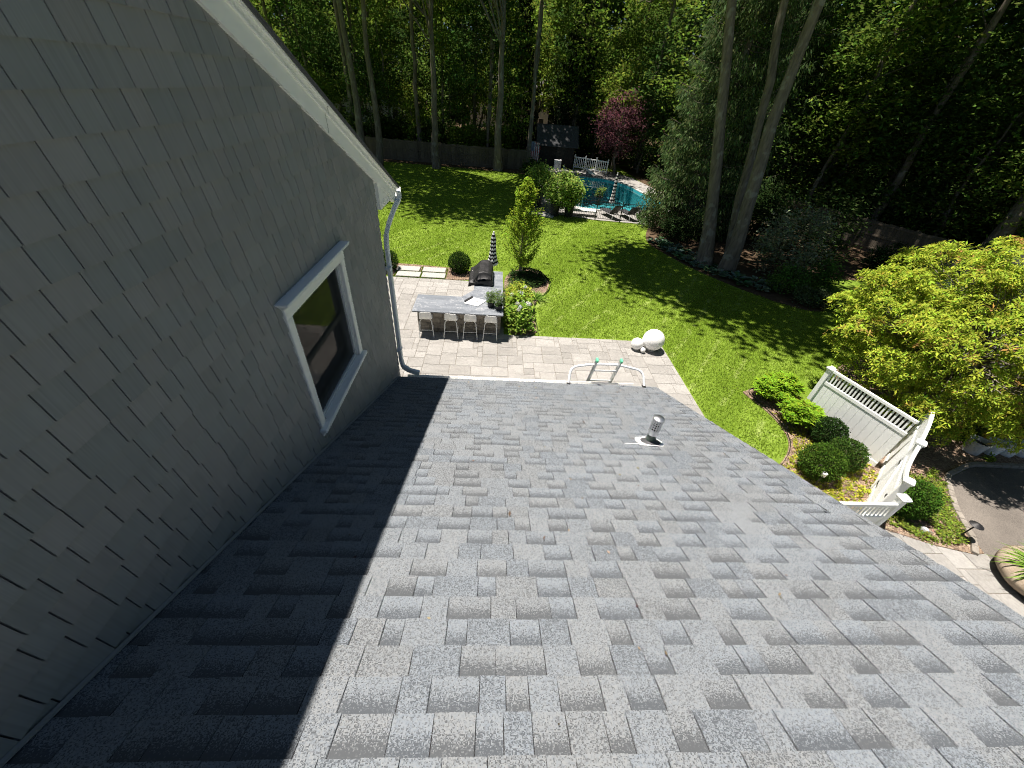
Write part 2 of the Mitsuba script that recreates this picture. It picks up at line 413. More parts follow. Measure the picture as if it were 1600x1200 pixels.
# ---- pavers
def paver_cells(region, cell, seed, sizes=((4, 3), (3, 3), (4, 3), (4, 3), (3, 4), (3, 3), (5, 3))):
    r = np.random.default_rng(seed)
    x0, y0, x1, y1 = region.bounds
    nx, ny = int(math.ceil((x1 - x0) / cell)), int(math.ceil((y1 - y0) / cell))
    used = np.zeros((ny, nx), bool)
    out = []
    for j in range(ny):
        for i in range(nx):
            if used[j, i]:
                continue
            opts = [sizes[k] for k in r.permutation(len(sizes))] + [(3, 1), (2, 2), (2, 1), (1, 2), (1, 1)]
            for (w, h) in opts:
                w2, h2 = min(w, nx - i), min(h, ny - j)
                if not used[j:j + h2, i:i + w2].any():
                    used[j:j + h2, i:i + w2] = True
                    out.append(sg.box(x0 + i * cell, y0 + j * cell, x0 + (i + w2) * cell, y0 + (j + h2) * cell))
                    break
    return out

def paver_mesh(poly, z, h, r, gap=0.005, bev=0.006):
    p = poly.buffer(-gap, join_style=2)
    q = poly.buffer(-gap - bev, join_style=2)
    if p.is_empty or q.is_empty or p.geom_type != 'Polygon' or q.geom_type != 'Polygon' or len(p.exterior.coords) != len(q.exterior.coords):
        return None
    a = np.array(p.exterior.coords)[:-1]; b = np.array(q.exterior.coords)[:-1]
    if p.exterior.is_ccw is False: a = a[::-1]
    if q.exterior.is_ccw is False: b = b[::-1]
    k = np.argmin(((a[:, None] - b[None]) ** 2).sum(-1)[0]); b = np.roll(b, -k, axis=0)
    n = len(a)
    tilt = r.normal(size=2) * 0.004
    c = a.mean(0)
    zt = z + (b - c) @ tilt + r.normal() * 0.0015
    v = np.vstack([np.column_stack([a, np.full(n, z - h)]), np.column_stack([a, zt - bev]), np.column_stack([b, zt])])
    f = []
    for i in range(n):
        j = (i + 1) % n
        for o in (0, n):
            f += [[o + i, o + j, o + n + j], [o + i, o + n + j, o + n + i]]
    for i in range(1, n - 1):
        f.append([2 * n, 2 * n + i, 2 * n + i + 1])
    return trimesh.Trimesh(v, np.array(f), process=False)

def lay(parent, pieces, z, h, seed, most=300, key=None, name='paver', far='far_paver'):
    r = np.random.default_rng(seed)
    pieces = sorted(pieces, key=key)
    rest = []
    for i, pc in enumerate(pieces):
        m = paver_mesh(pc, z, h, r)
        if m is None:
            continue
        u = r.uniform()
        uv = np.column_stack([np.full(len(m.vertices), u), np.zeros(len(m.vertices))])
        if i < most:
            part(parent, name, m, 'paver', uv=uv)
        else:
            rest.append((m, uv))
    if rest:
        part(parent, far, cat([m for m, _ in rest]), 'paver', uv=np.vstack([u for _, u in rest]), kind='stuff')

scene['joint_sand'] = pr((0.19, 0.17, 0.14), 0.95)
scene['concrete'] = pr((0.33, 0.325, 0.30), 0.9)
pk = struct('patio', sheet(patio_poly, -0.008), 'joint_sand')
def seen(pc):      # how small a paver shows: those under the eave and behind the wall come last
    c = pc.centroid
    hid = c.y < (8.6 if c.x < 3 else 6.4) or c.x < -4.4 or (c.x < -2.2 and c.y < 9.5)
    return (1000 if hid else 0) + math.hypot(c.x, c.y) - 10 * pc.area
cells = [c.intersection(P1) for c in paver_cells(P1, 0.16, 3)] + [c.intersection(P2) for c in paver_cells(P2, 0.16, 4)]
lay(pk, [c for c in cells if c.area > 0.004], 0.004, 0.05, 5, key=seen)
wk = struct('walkway', sheet(walk_poly, -0.012), 'joint_sand')
cells = [c.intersection(walk_poly) for c in paver_cells(sg.box(3, -2.2, 10.2, 4.4), 0.152, 6, sizes=((5, 3), (4, 3), (3, 3), (4, 4)))]
cells = [c for c in cells if c.area > 0.01 and c.geom_type == 'Polygon']
lay(wk, cells, 0.0, 0.05, 7, most=140, key=lambda c: math.hypot(c.centroid.x - 9, c.centroid.y - 3.6))

# Belgian block edging along the drive and under the tubs
ek = thing('kerb_edging', 'pale stone block edging along the curved edge of the asphalt driveway', 'kerb')
line = sg.LineString([(9.9, 3.72), (10.2, 4.05), (10.55, 4.8), (11.25, 5.72), (12.3, 6.12), (20, 6.0)])
s, r = 0.0, np.random.default_rng(8)
while s < line.length - 0.2:
    L = r.uniform(0.2, 0.27)
    a, b = np.array(line.interpolate(s).coords[0]), np.array(line.interpolate(s + L).coords[0])
    m = bevel_box([*((a + b) / 2), 0.012], [L - 0.012, 0.11, 0.11], 0.012, frame_z(math.degrees(math.atan2(*(b - a)[::-1])) + r.normal() * 1.5))
    part(ek, 'block', m, 'ledgestone', uv=np.tile([r.uniform(0.7, 1.0), 0], (len(m.vertices), 1)))
    s += L

# steel edging of the lawn at the right bed and at the counter bed
def edging(pts, label):
    p = np.array(pts)
    p = np.array(smooth_line(p))
    m = cat([box([*((a + b) / 2), 0.0], [np.linalg.norm(b - a) + 0.004, 0.008, 0.09], frame_z(math.degrees(math.atan2(*(b - a)[::-1])))) for a, b in zip(p[:-1], p[1:])])
    single('lawn_edging', m, 'vsatin', label, 'edging', color=(0.03, 0.026, 0.022))
def smooth_line(p, n=3):
    for _ in range(n):
        q = [p[0]]
        for a, b in zip(p[:-1], p[1:]):
            q += [0.75 * a + 0.25 * b, 0.25 * a + 0.75 * b]
        p = np.array(q + [p[-1]])
    return p
edging([(8.9, 9.1), (8.3, 9.02), (7.69, 8.78), (7.98, 7.9), (8.02, 7.1), (7.75, 6.45), (7.05, 5.82), (6.2, 5.3)], 'thin dark edging strip between lawn and the mulch bed by the white fence')
edging([(1.64, 11.46), (1.66, 12.2), (1.54, 13.2), (1.8, 14.2), (2.42, 15.2), (2.56, 16.3), (2.05, 17.5), (1.2, 17.6)], 'thin dark edging strip round the mulch bed beside the outdoor kitchen')

# ================================================================== THE HOUSE
house = thing('house', 'grey shingled house with white trimmed gable and low asphalt shingle roof', 'house')
A = 0.414293413
N_ = np.array([0, math.sin(A), math.cos(A)]); SD = np.array([0, math.cos(A), -math.sin(A)]); EX = np.array([1.0, 0, 0])
ORG = CAM - 1.6 * N_
T_EAVE, X0, X1 = 6.43, -1.535, 2.97
def roof_pt(x, t, h=0.0):
    return ORG + t * SD + x * EX + h * N_
def roof_box(x0, x1, t0, t1, h0, h1):
    return np.array([roof_pt(x, t, h) for h in (h0, h1) for x, t in ((x0, t0), (x1, t0), (x1, t1), (x0, t1))])
QUADS = np.array([[0, 3, 2, 1], [4, 5, 6, 7], [0, 1, 5, 4], [1, 2, 6, 5], [2, 3, 7, 6], [3, 0, 4, 7]])
def hexa(v8):
    m = trimesh.Trimesh(v8, np.vstack([QUADS[:, [0, 1, 2]], QUADS[:, [0, 2, 3]]]), process=False)
    m.fix_normals()
    return m
scene['roof_felt'] = pr((0.02, 0.02, 0.022), 0.9)
lower = part(house, 'lower_roof', hexa(roof_box(X0 - 0.05, X1 - 0.015, -3.0, T_EAVE - 0.012, -0.06, -0.002)), 'roof_felt')

EXPO, PHASE = 0.1416, 1.395
rs = np.random.default_rng(21)
shingles = []
k0 = int(math.floor((-3.0 - PHASE) / EXPO)); k1 = int(math.floor((T_EAVE - PHASE) / EXPO))
for k in range(k0, k1 + 2):
    tb = min(PHASE + k * EXPO, T_EAVE)            # butt edge
    tt = PHASE + (k - 1) * EXPO - 0.02            # tucked under the course above
    x = X0 - rs.uniform(0, 0.2)
    tooth = rs.random() < 0.5
    while x < X1:
        w = rs.choice([0.115, 0.14, 0.16, 0.19, 0.23]) * rs.uniform(0.9, 1.1) if tooth else rs.choice([0.10, 0.14, 0.17, 0.2]) * rs.uniform(0.9, 1.1)
        xa, xb = max(x, X0), min(x + w, X1)
        if xb - xa > 0.01:
            hb = 0.0085 + rs.normal() * 0.0006 if tooth else 0.0042 + rs.normal() * 0.0004
            g = 0.0012
            taper = 0.004 if tooth else 0.0
            lo, hi = -0.004, hb
            v = np.array([roof_pt(xa + g, tt, lo), roof_pt(xb - g, tt, lo), roof_pt(xb - g, tb + rs.normal() * 0.0008, lo), roof_pt(xa + g, tb, lo),
                          roof_pt(xa + g + taper, tt, hb - 0.0065), roof_pt(xb - g - taper, tt, hb - 0.0065), roof_pt(xb - g, tb, hi), roof_pt(xa + g, tb, hi)])
            # faces: top and the three open sides, each with its own vertices so that uv stays clean
            F = [[4, 5, 6, 7], [7, 6, 2, 3], [4, 7, 3, 0], [6, 5, 1, 2]]
            vv = v[np.array(F)].reshape(-1, 3)
            ff = np.vstack([[[4 * i, 4 * i + 2, 4 * i + 1], [4 * i, 4 * i + 3, 4 * i + 2]] for i in range(4)])
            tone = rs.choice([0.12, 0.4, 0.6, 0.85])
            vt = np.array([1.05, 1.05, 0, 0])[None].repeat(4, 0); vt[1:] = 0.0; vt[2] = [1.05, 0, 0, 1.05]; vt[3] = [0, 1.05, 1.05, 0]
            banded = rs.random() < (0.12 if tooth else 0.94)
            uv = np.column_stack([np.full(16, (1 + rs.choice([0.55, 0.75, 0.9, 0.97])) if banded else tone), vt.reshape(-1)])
            m = trimesh.Trimesh(vv, ff, process=False)
            if (m.face_normals[0] @ N_) < 0: m.invert()
            c = vv.mean(0)
            shingles.append((np.linalg.norm(c - CAM) + (40 if c[1] < 0.05 else 0) - 6 * (xb - xa), m, uv))
        x += w
        tooth = not tooth if rs.random() < 0.93 else tooth
shingles.sort(key=lambda q: q[0])
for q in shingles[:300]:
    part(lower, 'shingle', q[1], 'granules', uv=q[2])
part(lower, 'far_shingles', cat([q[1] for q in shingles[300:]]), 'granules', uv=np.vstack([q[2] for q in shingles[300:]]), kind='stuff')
TRIM = (0.79, 0.79, 0.74)
# drip edge, fascia, rake board, gutter
rk = [hexa(roof_box(X1 - 0.03, X1 - 0.006, -3.0, T_EAVE, -0.2, -0.01))]
part(house, 'lower_rake_board', cat(rk), 'vsatin', color=TRIM)
part(house, 'drip_edge', cat([hexa(roof_box(X1 - 0.05, X1 + 0.008, -3.0, T_EAVE + 0.004, -0.012, -0.003)), hexa(roof_box(X0, X1 - 0.051, T_EAVE - 0.05, T_EAVE + 0.008, -0.012, -0.003))]), 'vsatin', color=(0.05, 0.05, 0.055))
e = roof_pt(0, T_EAVE)
gp = sg.Polygon([(e[1] + 0.0, e[2] - 0.15), (e[1] + 0.085, e[2] - 0.15), (e[1] + 0.12, e[2] - 0.06), (e[1] + 0.125, e[2] - 0.035), (e[1] + 0.115, e[2] - 0.035), (e[1] + 0.08, e[2] - 0.14), (e[1] + 0.004, e[2] - 0.14), (e[1] + 0.004, e[2] - 0.035), (e[1], e[2] - 0.035)])
part(house, 'gutter', at_yz(gp, X0 + 0.12, 2.6), 'vsatin', color=(0.8, 0.8, 0.78))
part(house, 'fascia', box([(X0 + X1) / 2, e[1] - 0.03, e[2] - 0.12], [X1 - X0 - 0.07, 0.02, 0.18]), 'vsatin', color=TRIM)
# extension walls under the low roof
part(house, 'extension_wall', at_yz(sg.Polygon([(-2.6, -0.03), (4.9, -0.03), (4.9, 2.75), (-2.6, 6.05)]), -1.52, 2.68), 'vmatte', color=(0.14, 0.15, 0.15))

# gable wall, plane x = WX with the shingles' faces about 15 mm proud
WX = -1.566
CY = 5.35                                  # the wall's far corner
RAKE_B = lambda y: 8.345 - 0.489 * y       # lower edge of the rake boards
RAKE_T = lambda y: 8.58 - 0.489 * y
RIDGE_Y = 0.6
WIN = dict(y0=2.66, y1=3.79, z0=4.17, z1=5.29)
hole = sg.box(WIN['y0'], WIN['z0'], WIN['y1'], WIN['z1'])
gpoly = sg.Polygon([(-8, -0.03), (CY, -0.03), (CY, RAKE_T(CY) - 0.06), (RIDGE_Y, RAKE_T(RIDGE_Y) - 0.06), (-8, RAKE_T(RIDGE_Y) - 0.489 * (RIDGE_Y + 8) - 0.06)]).difference(hole)
gable = part(house, 'gable_wall', at_yz(gpoly, WX - 0.14, WX), 'vmatte', color=(0.025, 0.027, 0.027))
part(house, 'far_wall', box([-6, CY - 0.1, 2.7], [8.6, 0.2, 5.4]), 'vmatte', color=(0.15, 0.16, 0.16))
part(house, 'back_wall', box([-6, -7.9, 2.7], [8.6, 0.2, 5.4]), 'vmatte', color=(0.15, 0.16, 0.16))

WEXP, WPH = 0.1335, 6.675
ws = np.random.default_rng(5)
wsh = []
zone = sg.Polygon([(-0.9, 2.4), (CY, 2.4), (CY, RAKE_B(CY) + 0.03), (RIDGE_Y, RAKE_B(RIDGE_Y) + 0.03), (-0.9, RAKE_B(RIDGE_Y) - 0.489 * (RIDGE_Y + 0.9) + 0.03)]).difference(sg.box(WIN['y0'] - 0.02, WIN['z0'] - 0.02, WIN['y1'] + 0.02, WIN['z1'] + 0.02))
zroof = lambda y: roof_pt(0, 0)[2] - (y - ORG[1]) * math.tan(A)
for i in range(-40, 22):
    zb = WPH + i * WEXP
    if zb < 2.3 or zb > 8.8: continue
    y = -0.9 + ws.uniform(0, 0.1)
    while y < CY:
        w = ws.choice([0.095, 0.115, 0.135, 0.155, 0.175, 0.195], p=[.12, .2, .24, .22, .14, .08])
        g = 0.003
        pc = sg.box(y + g, zb + ws.normal() * 0.0007, min(y + w - g, CY), zb + WEXP + 0.012).intersection(zone)
        y += w
        if pc.is_empty or pc.geom_type != 'Polygon' or pc.area < 4e-4: continue
        if pc.bounds[3] < zroof(pc.centroid.y) - 0.02 and pc.bounds[3] < zroof(pc.bounds[0]): continue
        o = np.array(pc.exterior.coords)[:-1]
        if not pc.exterior.is_ccw: o = o[::-1]
        n = len(o)
        top = zb + WEXP + 0.012
        xf = WX + 0.019 + 0.014 * (top - o[:, 1]) / (WEXP + 0.012) + ws.normal() * 0.0005
        v = np.vstack([np.column_stack([np.full(n, WX - 0.002), o]), np.column_stack([xf, o])])
        f = [[n, n + a, n + a + 1] for a in range(1, n - 1)]
        for a in range(n):
            b = (a + 1) % n
            f += [[a, b, n + b], [a, n + b, n + a]]
        m = trimesh.Trimesh(v, np.array(f), process=False)
        if m.face_normals[0][0] < 0: m.invert()
        col = np.array([ws.uniform(), ws.uniform()])
        cc = v.mean(0)
        off = cc[1] < 0.93 * (1.54) * 1.0 - 0.0 + (cc[2] - 6.8) * 0.55 or cc[2] > 7.2
        wsh.append((np.linalg.norm(cc - CAM) - 15 * pc.area + (30 if off else 0), m, col))
wsh.sort(key=lambda q: q[0])
def siding_c(p, n, uv):
    # uv: tone and hue of each shingle; fine vertical grain and faint weathering blotches
    g = fbm(p.y * 170, p.z * 5, uv.x * 40, octaves=3)
    b = fbm(p.y * 3, p.z * 3, 1.0, octaves=3)
    c = mix((0.228, 0.236, 0.232), (0.262, 0.254, 0.246), uv.y)
    return c * (0.94 + 0.12 * uv.x) * (0.86 + 0.28 * g) * (0.92 + 0.16 * b)
scene['siding'] = {'type': 'twosided', 'bsdf': {'type': 'principled', 'base_color': proc(siding_c), 'roughness': 0.7, 'specular': 0.3}}
wuv = lambda q: np.tile(q[2], (len(q[1].vertices), 1))
for q in wsh[:300]:
    part(gable, 'shingle', q[1], 'siding', uv=wuv(q))
part(gable, 'far_shingles', cat([q[1] for q in wsh[300:]]), 'siding', uv=np.vstack([wuv(q) for q in wsh[300:]]), kind='stuff')
# flashing where the low roof meets the wall
part(house, 'step_flashing', cat([hexa(roof_box(X0 + 0.004, X0 + 0.022, -3.0, T_EAVE - 0.02, 0.012, 0.022))]), 'vsatin', color=(0.26, 0.27, 0.27))

# rake trim: flat board with a bead below, small bead and cove above, shingle edge on top
def rake(y0, y1, f0, f1, x0, x1, z0=None):
    return at_yz(sg.Polygon([(y0, f0(y0)), (y1, f0(y1)), (y1, f1(y1)), (y0, f1(y0))]), x0, x1)
YE = 6.38
f_ = lambda d: (lambda y: RAKE_B(y) + d)
def gable_trim(y1, d0, d1, x1, name_=None):
    # both slopes of the gable, mitred at the ridge
    m1 = rake(RIDGE_Y, y1, f_(d0), f_(d1), WX - 0.02, x1)
    g = lambda d: (lambda y: RAKE_B(RIDGE_Y) - 0.489 * (RIDGE_Y - y) + d)
    m2 = rake(-8.6, RIDGE_Y, g(d0), g(d1), WX - 0.02, x1)
    return cat([m1, m2])
part(house, 'rake_board', gable_trim(YE - 0.08, 0.0, 0.15, WX + 0.05), 'vsatin', color=TRIM)
part(house, 'rake_bead', gable_trim(YE - 0.05, 0.15, 0.163, WX + 0.066), 'vsatin', color=TRIM)
cv = []
for i in range(5):
    a, b = i / 5, (i + 1) / 5
    cv.append(gable_trim(YE, 0.163 + 0.055 * a, 0.163 + 0.055 * b, WX + 0.05 + 0.016 * a * a))
cv.append(gable_trim(YE + 0.005, 0.218, 0.232, WX + 0.076))
part(house, 'rake_crown', cat(cv), 'vsatin', color=TRIM)
part(house, 'rake_joint', cat([box([WX + 0.0505, 4.10, RAKE_B(4.10) + 0.076], [0.003, 0.003, 0.146]), box([WX + 0.0655, 4.14, RAKE_B(4.14) + 0.19], [0.003, 0.003, 0.05])]), 'vmatte', color=(0.12, 0.12, 0.11))
part(house, 'eave_return', at_yz(sg.Polygon([(5.43, RAKE_B(5.43) + 0.002), (5.445, 5.37), (5.50, 5.365), (6.05, 5.37), (YE - 0.10, RAKE_B(YE - 0.1) + 0.002)]), WX - 0.02, WX + 0.045), 'vsatin', color=TRIM)
part(house, 'soffit', at_yz(sg.Polygon([(CY + 0.002, 5.37), (6.2, 5.35), (6.2, 5.43), (CY + 0.002, 5.7)]), WX - 0.021, -9.5), 'vsatin', color=TRIM)
mr = []
for f0, f1, xa in ((f_(0.234), f_(0.248), WX + 0.09), (f_(0.248), f_(0.260), WX + 0.096)):
    mr.append(rake(RIDGE_Y, YE + 0.03, f0, f1, -10.2, xa))
mr.append(at_yz(sg.Polygon([(RIDGE_Y, RAKE_T(RIDGE_Y) - 0.002), (RIDGE_Y, RAKE_T(RIDGE_Y) + 0.025), (-8.6, RAKE_T(RIDGE_Y) - 0.489 * (RIDGE_Y + 8.6) + 0.025), (-8.6, RAKE_T(RIDGE_Y) - 0.489 * (RIDGE_Y + 8.6) - 0.005)]), -10.2, WX + 0.096))
part(house, 'main_roof', cat(mr), 'vmatte', color=(0.085, 0.088, 0.092))
eg = sg.Polygon([(YE - 0.03, 5.33), (YE + 0.06, 5.33), (YE + 0.10, 5.41), (YE + 0.11, 5.445), (YE + 0.10, 5.445), (YE + 0.055, 5.34), (YE - 0.025, 5.34)])
part(house, 'upper_gutter', at_yz(eg, -9.8, WX + 0.10), 'vsatin', color=(0.78, 0.79, 0.78))
def rect_tube(path, w, d):
    p = np.asarray(path, float)
    out = []
    for a, b in zip(p[:-1], p[1:]):
        z = unit(b - a); x = unit(np.cross(z, [0.3, 0.1, 1.0]) if abs(z[2]) < 0.5 else np.cross([0, 1, 0], z)); y = np.cross(z, x)
        out.append(bevel_box((a + b) / 2, [w, d, np.linalg.norm(b - a) + 0.012], 0.01, np.column_stack([x, y, z])))
    return cat(out)
dx = WX + 0.055
ds = part(house, 'downspout', rect_tube([(dx + 0.02, YE + 0.04, 5.40), (dx + 0.02, YE + 0.035, 5.30), (dx + 0.015, 6.05, 5.24), (dx + 0.005, 5.66, 5.12), (dx, 5.50, 5.03), (dx, 5.45, 4.9), (dx, 5.425, 2.97), (dx + 0.03, 5.40, 2.85), (dx + 0.14, 5.37, 2.79), (dx + 0.30, 5.36, 2.755)], 0.06, 0.085), 'vsatin', color=(0.62, 0.66, 0.68))
part(ds, 'strap', cat([box([dx, 5.40, z], [0.075, 0.15, 0.03]) for z in (4.6, 3.2)]), 'vsatin', color=(0.55, 0.58, 0.6))
part(house, 'corner_board', box([WX - 0.03, CY + 0.012, 3.9], [0.09, 0.024, 2.9]), 'vmatte', color=(0.1, 0.105, 0.105))

# window
W = WIN
wn = part(house, 'window', bevel_box([WX + 0.022, W['y0'] - 0.045, (W['z0'] + W['z1']) / 2], [0.05, 0.09, W['z1'] - W['z0']], 0.006), 'vsatin', color=TRIM)
part(wn, 'side_casing', bevel_box([WX + 0.022, W['y1'] + 0.045, (W['z0'] + W['z1']) / 2], [0.05, 0.09, W['z1'] - W['z0']], 0.006), 'vsatin', color=TRIM)
yc, wd = (W['y0'] + W['y1']) / 2, W['y1'] - W['y0']
part(wn, 'head_casing', bevel_box([WX + 0.024, yc, W['z1'] + 0.05], [0.054, wd + 0.19, 0.1], 0.006), 'vsatin', color=TRIM)
hd = [bevel_box([WX + 0.03 + 0.011 * i, yc, W['z1'] + 0.107 + 0.014 * i], [0.066 + 0.022 * i, wd + 0.21 + 0.022 * i, 0.0155], 0.004) for i in range(3)]
hd.append(bevel_box([WX + 0.05, yc, W['z1'] + 0.151], [0.125, wd + 0.29, 0.018], 0.005))
part(wn, 'head_cap', cat(hd), 'vsatin', color=(0.7, 0.72, 0.7))
part(wn, 'sill', cat([bevel_box([WX + 0.035, yc, W['z0'] - 0.022], [0.11, wd + 0.24, 0.044], 0.01), bevel_box([WX + 0.02, yc, W['z0'] - 0.075], [0.045, wd + 0.19, 0.06], 0.006)]), 'vsatin', color=TRIM)
jd = WX - 0.045
part(wn, 'jamb', cat([box([jd, W['y0'] + 0.012, (W['z0'] + W['z1']) / 2], [0.09, 0.024, W['z1'] - W['z0']]), box([jd, W['y1'] - 0.012, (W['z0'] + W['z1']) / 2], [0.09, 0.024, W['z1'] - W['z0']]),
                  box([jd, yc, W['z1'] - 0.012], [0.09, wd - 0.05, 0.024]), bevel_box([jd, yc, W['z0'] + 0.015], [0.09, wd - 0.05, 0.03], 0.004)]), 'vsatin', color=(0.5, 0.52, 0.5))
zm = (W['z0'] + W['z1']) / 2
def sash(nm, z0, z1, x, st=0.045):
    a, b = W['y0'] + 0.026, W['y1'] - 0.026
    fr = [bevel_box([x, a + st / 2, (z0 + z1) / 2], [0.035, st, z1 - z0], 0.004), bevel_box([x, b - st / 2, (z0 + z1) / 2], [0.035, st, z1 - z0], 0.004),
          bevel_box([x, yc, z1 - st / 2], [0.033, b - a - 2 * st, st], 0.004), bevel_box([x, yc, z0 + st * 0.6], [0.033, b - a - 2 * st, st * 1.2], 0.004)]
    s = part(wn, nm, cat(fr), 'vsatin', color=(0.10, 0.12, 0.115))
    v = np.array([[x, a + st, z0 + st], [x, b - st, z0 + st], [x, b - st, z1 - st], [x, a + st, z1 - st]])
    return v
va = sash('upper_sash', zm - 0.01, W['z1'] - 0.026, WX - 0.045)
vb = sash('lower_sash', W['z0'] + 0.032, zm + 0.035, WX - 0.083)
for v in (va, vb):
    part(wn, 'pane', trimesh.Trimesh(v, [[0, 1, 2], [0, 2, 3]], process=False), 'pane')
xs = WX - 0.018
v = np.array([[xs, W['y0'] + 0.03, W['z0'] + 0.035], [xs, W['y1'] - 0.03, W['z0'] + 0.035], [xs, W['y1'] - 0.03, W['z1'] - 0.03], [xs, W['y0'] + 0.03, W['z1'] - 0.03]])
part(wn, 'insect_screen', trimesh.Trimesh(v, [[0, 1, 2], [0, 2, 3]], process=False), 'insect_mesh')
# the room behind the glass
xr = WX - 0.145
room = [box([xr - 1.6, 1.35, 4.6], [3.2, 0.05, 2.4]), box([xr - 1.6, 4.85, 4.6], [3.2, 0.05, 2.4]), box([xr - 3.2, 3.1, 4.6], [0.05, 3.5, 2.4]),
        box([xr - 1.6, 3.1, 3.4], [3.2, 3.5, 0.05]), box([xr - 1.6, 3.1, 5.65], [3.2, 3.5, 0.05])]
part(house, 'bedroom', cat(room), 'vmatte', color=(0.16, 0.2, 0.18))
hb = sg.Polygon([(2.5, 3.45), (3.55, 3.45), (3.6, 4.35), (3.5, 4.62), (3.3, 4.78), (3.05, 4.85), (2.8, 4.8), (2.58, 4.66), (2.48, 4.35)]).buffer(0.05)
single('reflection_cutout', at_yz(hb, xr - 0.75, xr - 0.62), 'vmatte', 'added pale rounded chair back seen dimly through the gable window', 'cutout', color=(0.42, 0.4, 0.37))  # added pale shape standing in for the mirrored lawn and patio in the pane

# ================================================================== ON THE LOW ROOF
# plumbing vent with a slotted bird-guard cap
VB = np.array([1.80, 2.90, 0.0]); VB[2] = roof_pt(0, 0)[2] - (VB[1] - ORG[1]) * math.tan(A)
RR = np.column_stack([EX, SD, N_])
vt = thing('vent_pipe', 'short plumbing vent pipe with slotted metal cap standing on the grey shingles', 'vent')
part(vt, 'pipe', lathe([(0.0, -0.05), (0.045, -0.05), (0.045, 0.17), (0.0, 0.17)], 20, VB), 'vsatin', smooth=40, color=(0.035, 0.06, 0.05))
def on_roof(m):
    m.vertices = m.vertices @ RR.T + VB; return m
th = np.linspace(0, 2 * np.pi, 28, endpoint=False)
part(vt, 'flashing', on_roof(extrude(sg.Polygon([(-0.10, 0.09), (-0.12, 0.02), (-0.11, -0.08), (0.10, -0.10), (0.12, 0.0), (0.09, 0.085), (0.0, 0.11)]).buffer(0.025), 0.004, 0.0105)), 'vsatin', color=(0.82, 0.83, 0.83))
part(vt, 'sealant_strip', on_roof(extrude(sg.Polygon([(-0.3, -0.075), (-0.1, -0.085), (-0.1, -0.07), (-0.3, -0.066)]), 0.003, 0.011)), 'vsatin', color=(0.85, 0.85, 0.84))
part(vt, 'boot', on_roof(lathe([(0.11, 0.013), (0.105, 0.02), (0.07, 0.03), (0.055, 0.055), (0.05, 0.06)], 24, (0.015, 0.0, 0))), 'vsatin', smooth=True, color=(0.06, 0.06, 0.065))
cap = [lathe([(0.0, 0.385), (0.03, 0.384), (0.056, 0.374), (0.06, 0.362), (0.058, 0.355)], 24, VB), lathe([(0.0505, 0.145), (0.053, 0.145), (0.053, 0.2), (0.058, 0.205), (0.058, 0.222), (0.0505, 0.222), (0.0505, 0.145)], 24, VB)]
part(vt, 'cap', cat(cap), 'aluminium', smooth=40)
bars = []
for i in range(14):
    a = i / 14 * 2 * math.pi
    bars.append(box(VB + [0.055 * math.cos(a), 0.055 * math.sin(a), 0.29], [0.004, 0.011, 0.14], frame_z(math.degrees(a))))
for z in (0.25, 0.28, 0.31, 0.335):
    bars.append(lathe([(0.052, z), (0.0575, z), (0.0575, z + 0.008), (0.052, z + 0.008), (0.052, z)], 24, VB))
part(vt, 'cage', cat(bars), 'aluminium')
part(vt, 'inner_sleeve', lathe([(0.04, 0.17), (0.04, 0.36)], 16, VB), 'vmatte', smooth=True, color=(0.03, 0.03, 0.03))

r = np.random.default_rng(26)
tt_ = np.where(r.random(90) < 0.5, r.uniform(5.6, 6.4, 90), r.uniform(0.5, 6.3, 90))
P = np.array([roof_pt(x, t, 0.012) for x, t in zip(r.uniform(X0 + 0.1, X1 - 0.1, 90), tt_)])
m, c = joinl([leaves(P, r.uniform(0.012, 0.045, 90), np.array([[0.16, 0.12, 0.08]]) * r.uniform(0.4, 1.6, (90, 1)), up=0.85, aspect=0.45, seed=27, droop=0.0, fold=0.3)])
struct('roof_debris', m, 'vmatte', color=c, kind='stuff', label='dry leaf scraps and catkins lying on the shingles')
# ladder leaning on the eave, with a stand-off bar
ld = thing('ladder', 'aluminium extension ladder with wide white stand-off bar leaning at the roof eave', 'ladder')
foot, head = np.array([1.95, 6.35, 0.0]), np.array([2.02, 5.30, 3.22])
lu = unit(head - foot); lx = unit(np.array([1.0, 0.02, 0.0])); ly = np.cross(lu, lx)
LR = np.column_stack([lx, ly, lu]); LL = np.linalg.norm(head - foot)
for sx in (-1, 1):
    c = (foot + head) / 2 + lx * sx * 0.21
    rl = cat([box(c + ly * 0.03, [0.028, 0.006, LL], LR), box(c - ly * 0.03, [0.028, 0.006, LL], LR), box(c - lx * sx * 0.012, [0.005, 0.066, LL - 0.002], LR)])
    part(ld, 'rail', rl, 'galvanised')
    part(ld, 'end_cap', bevel_box(head + lx * sx * 0.21 + lu * 0.015, [0.04, 0.078, 0.06], 0.008, LR), 'vsatin', color=(0.12, 0.5, 0.3))
    part(ld, 'foot', bevel_box(foot + lx * sx * 0.21 + [0, 0, 0.02], [0.06, 0.1, 0.05], 0.008), 'vsatin', color=(0.03, 0.03, 0.03))
for i in range(1, 12):
    q = foot + lu * (LL - 0.28 - 0.3 * (11 - i))
    if q[2] > 0.1:
        part(ld, 'rung', tube([q - lx * 0.2, q + lx * 0.2], 0.016, 8), 'galvanised', smooth=40)
q = foot + lu * (LL - 0.13)
pad = lambda x: np.array([x, 5.20, roof_pt(0, 0)[2] - (5.20 - ORG[1]) * math.tan(A) + 0.035])
pth = rounded([pad(1.38), np.array([1.40, 5.34, 3.04]), q - lx * 0.2 + ly * 0.03, q + lx * 0.2 + ly * 0.03, np.array([2.68, 5.34, 3.02]), pad(2.72)], 0.13, 6)
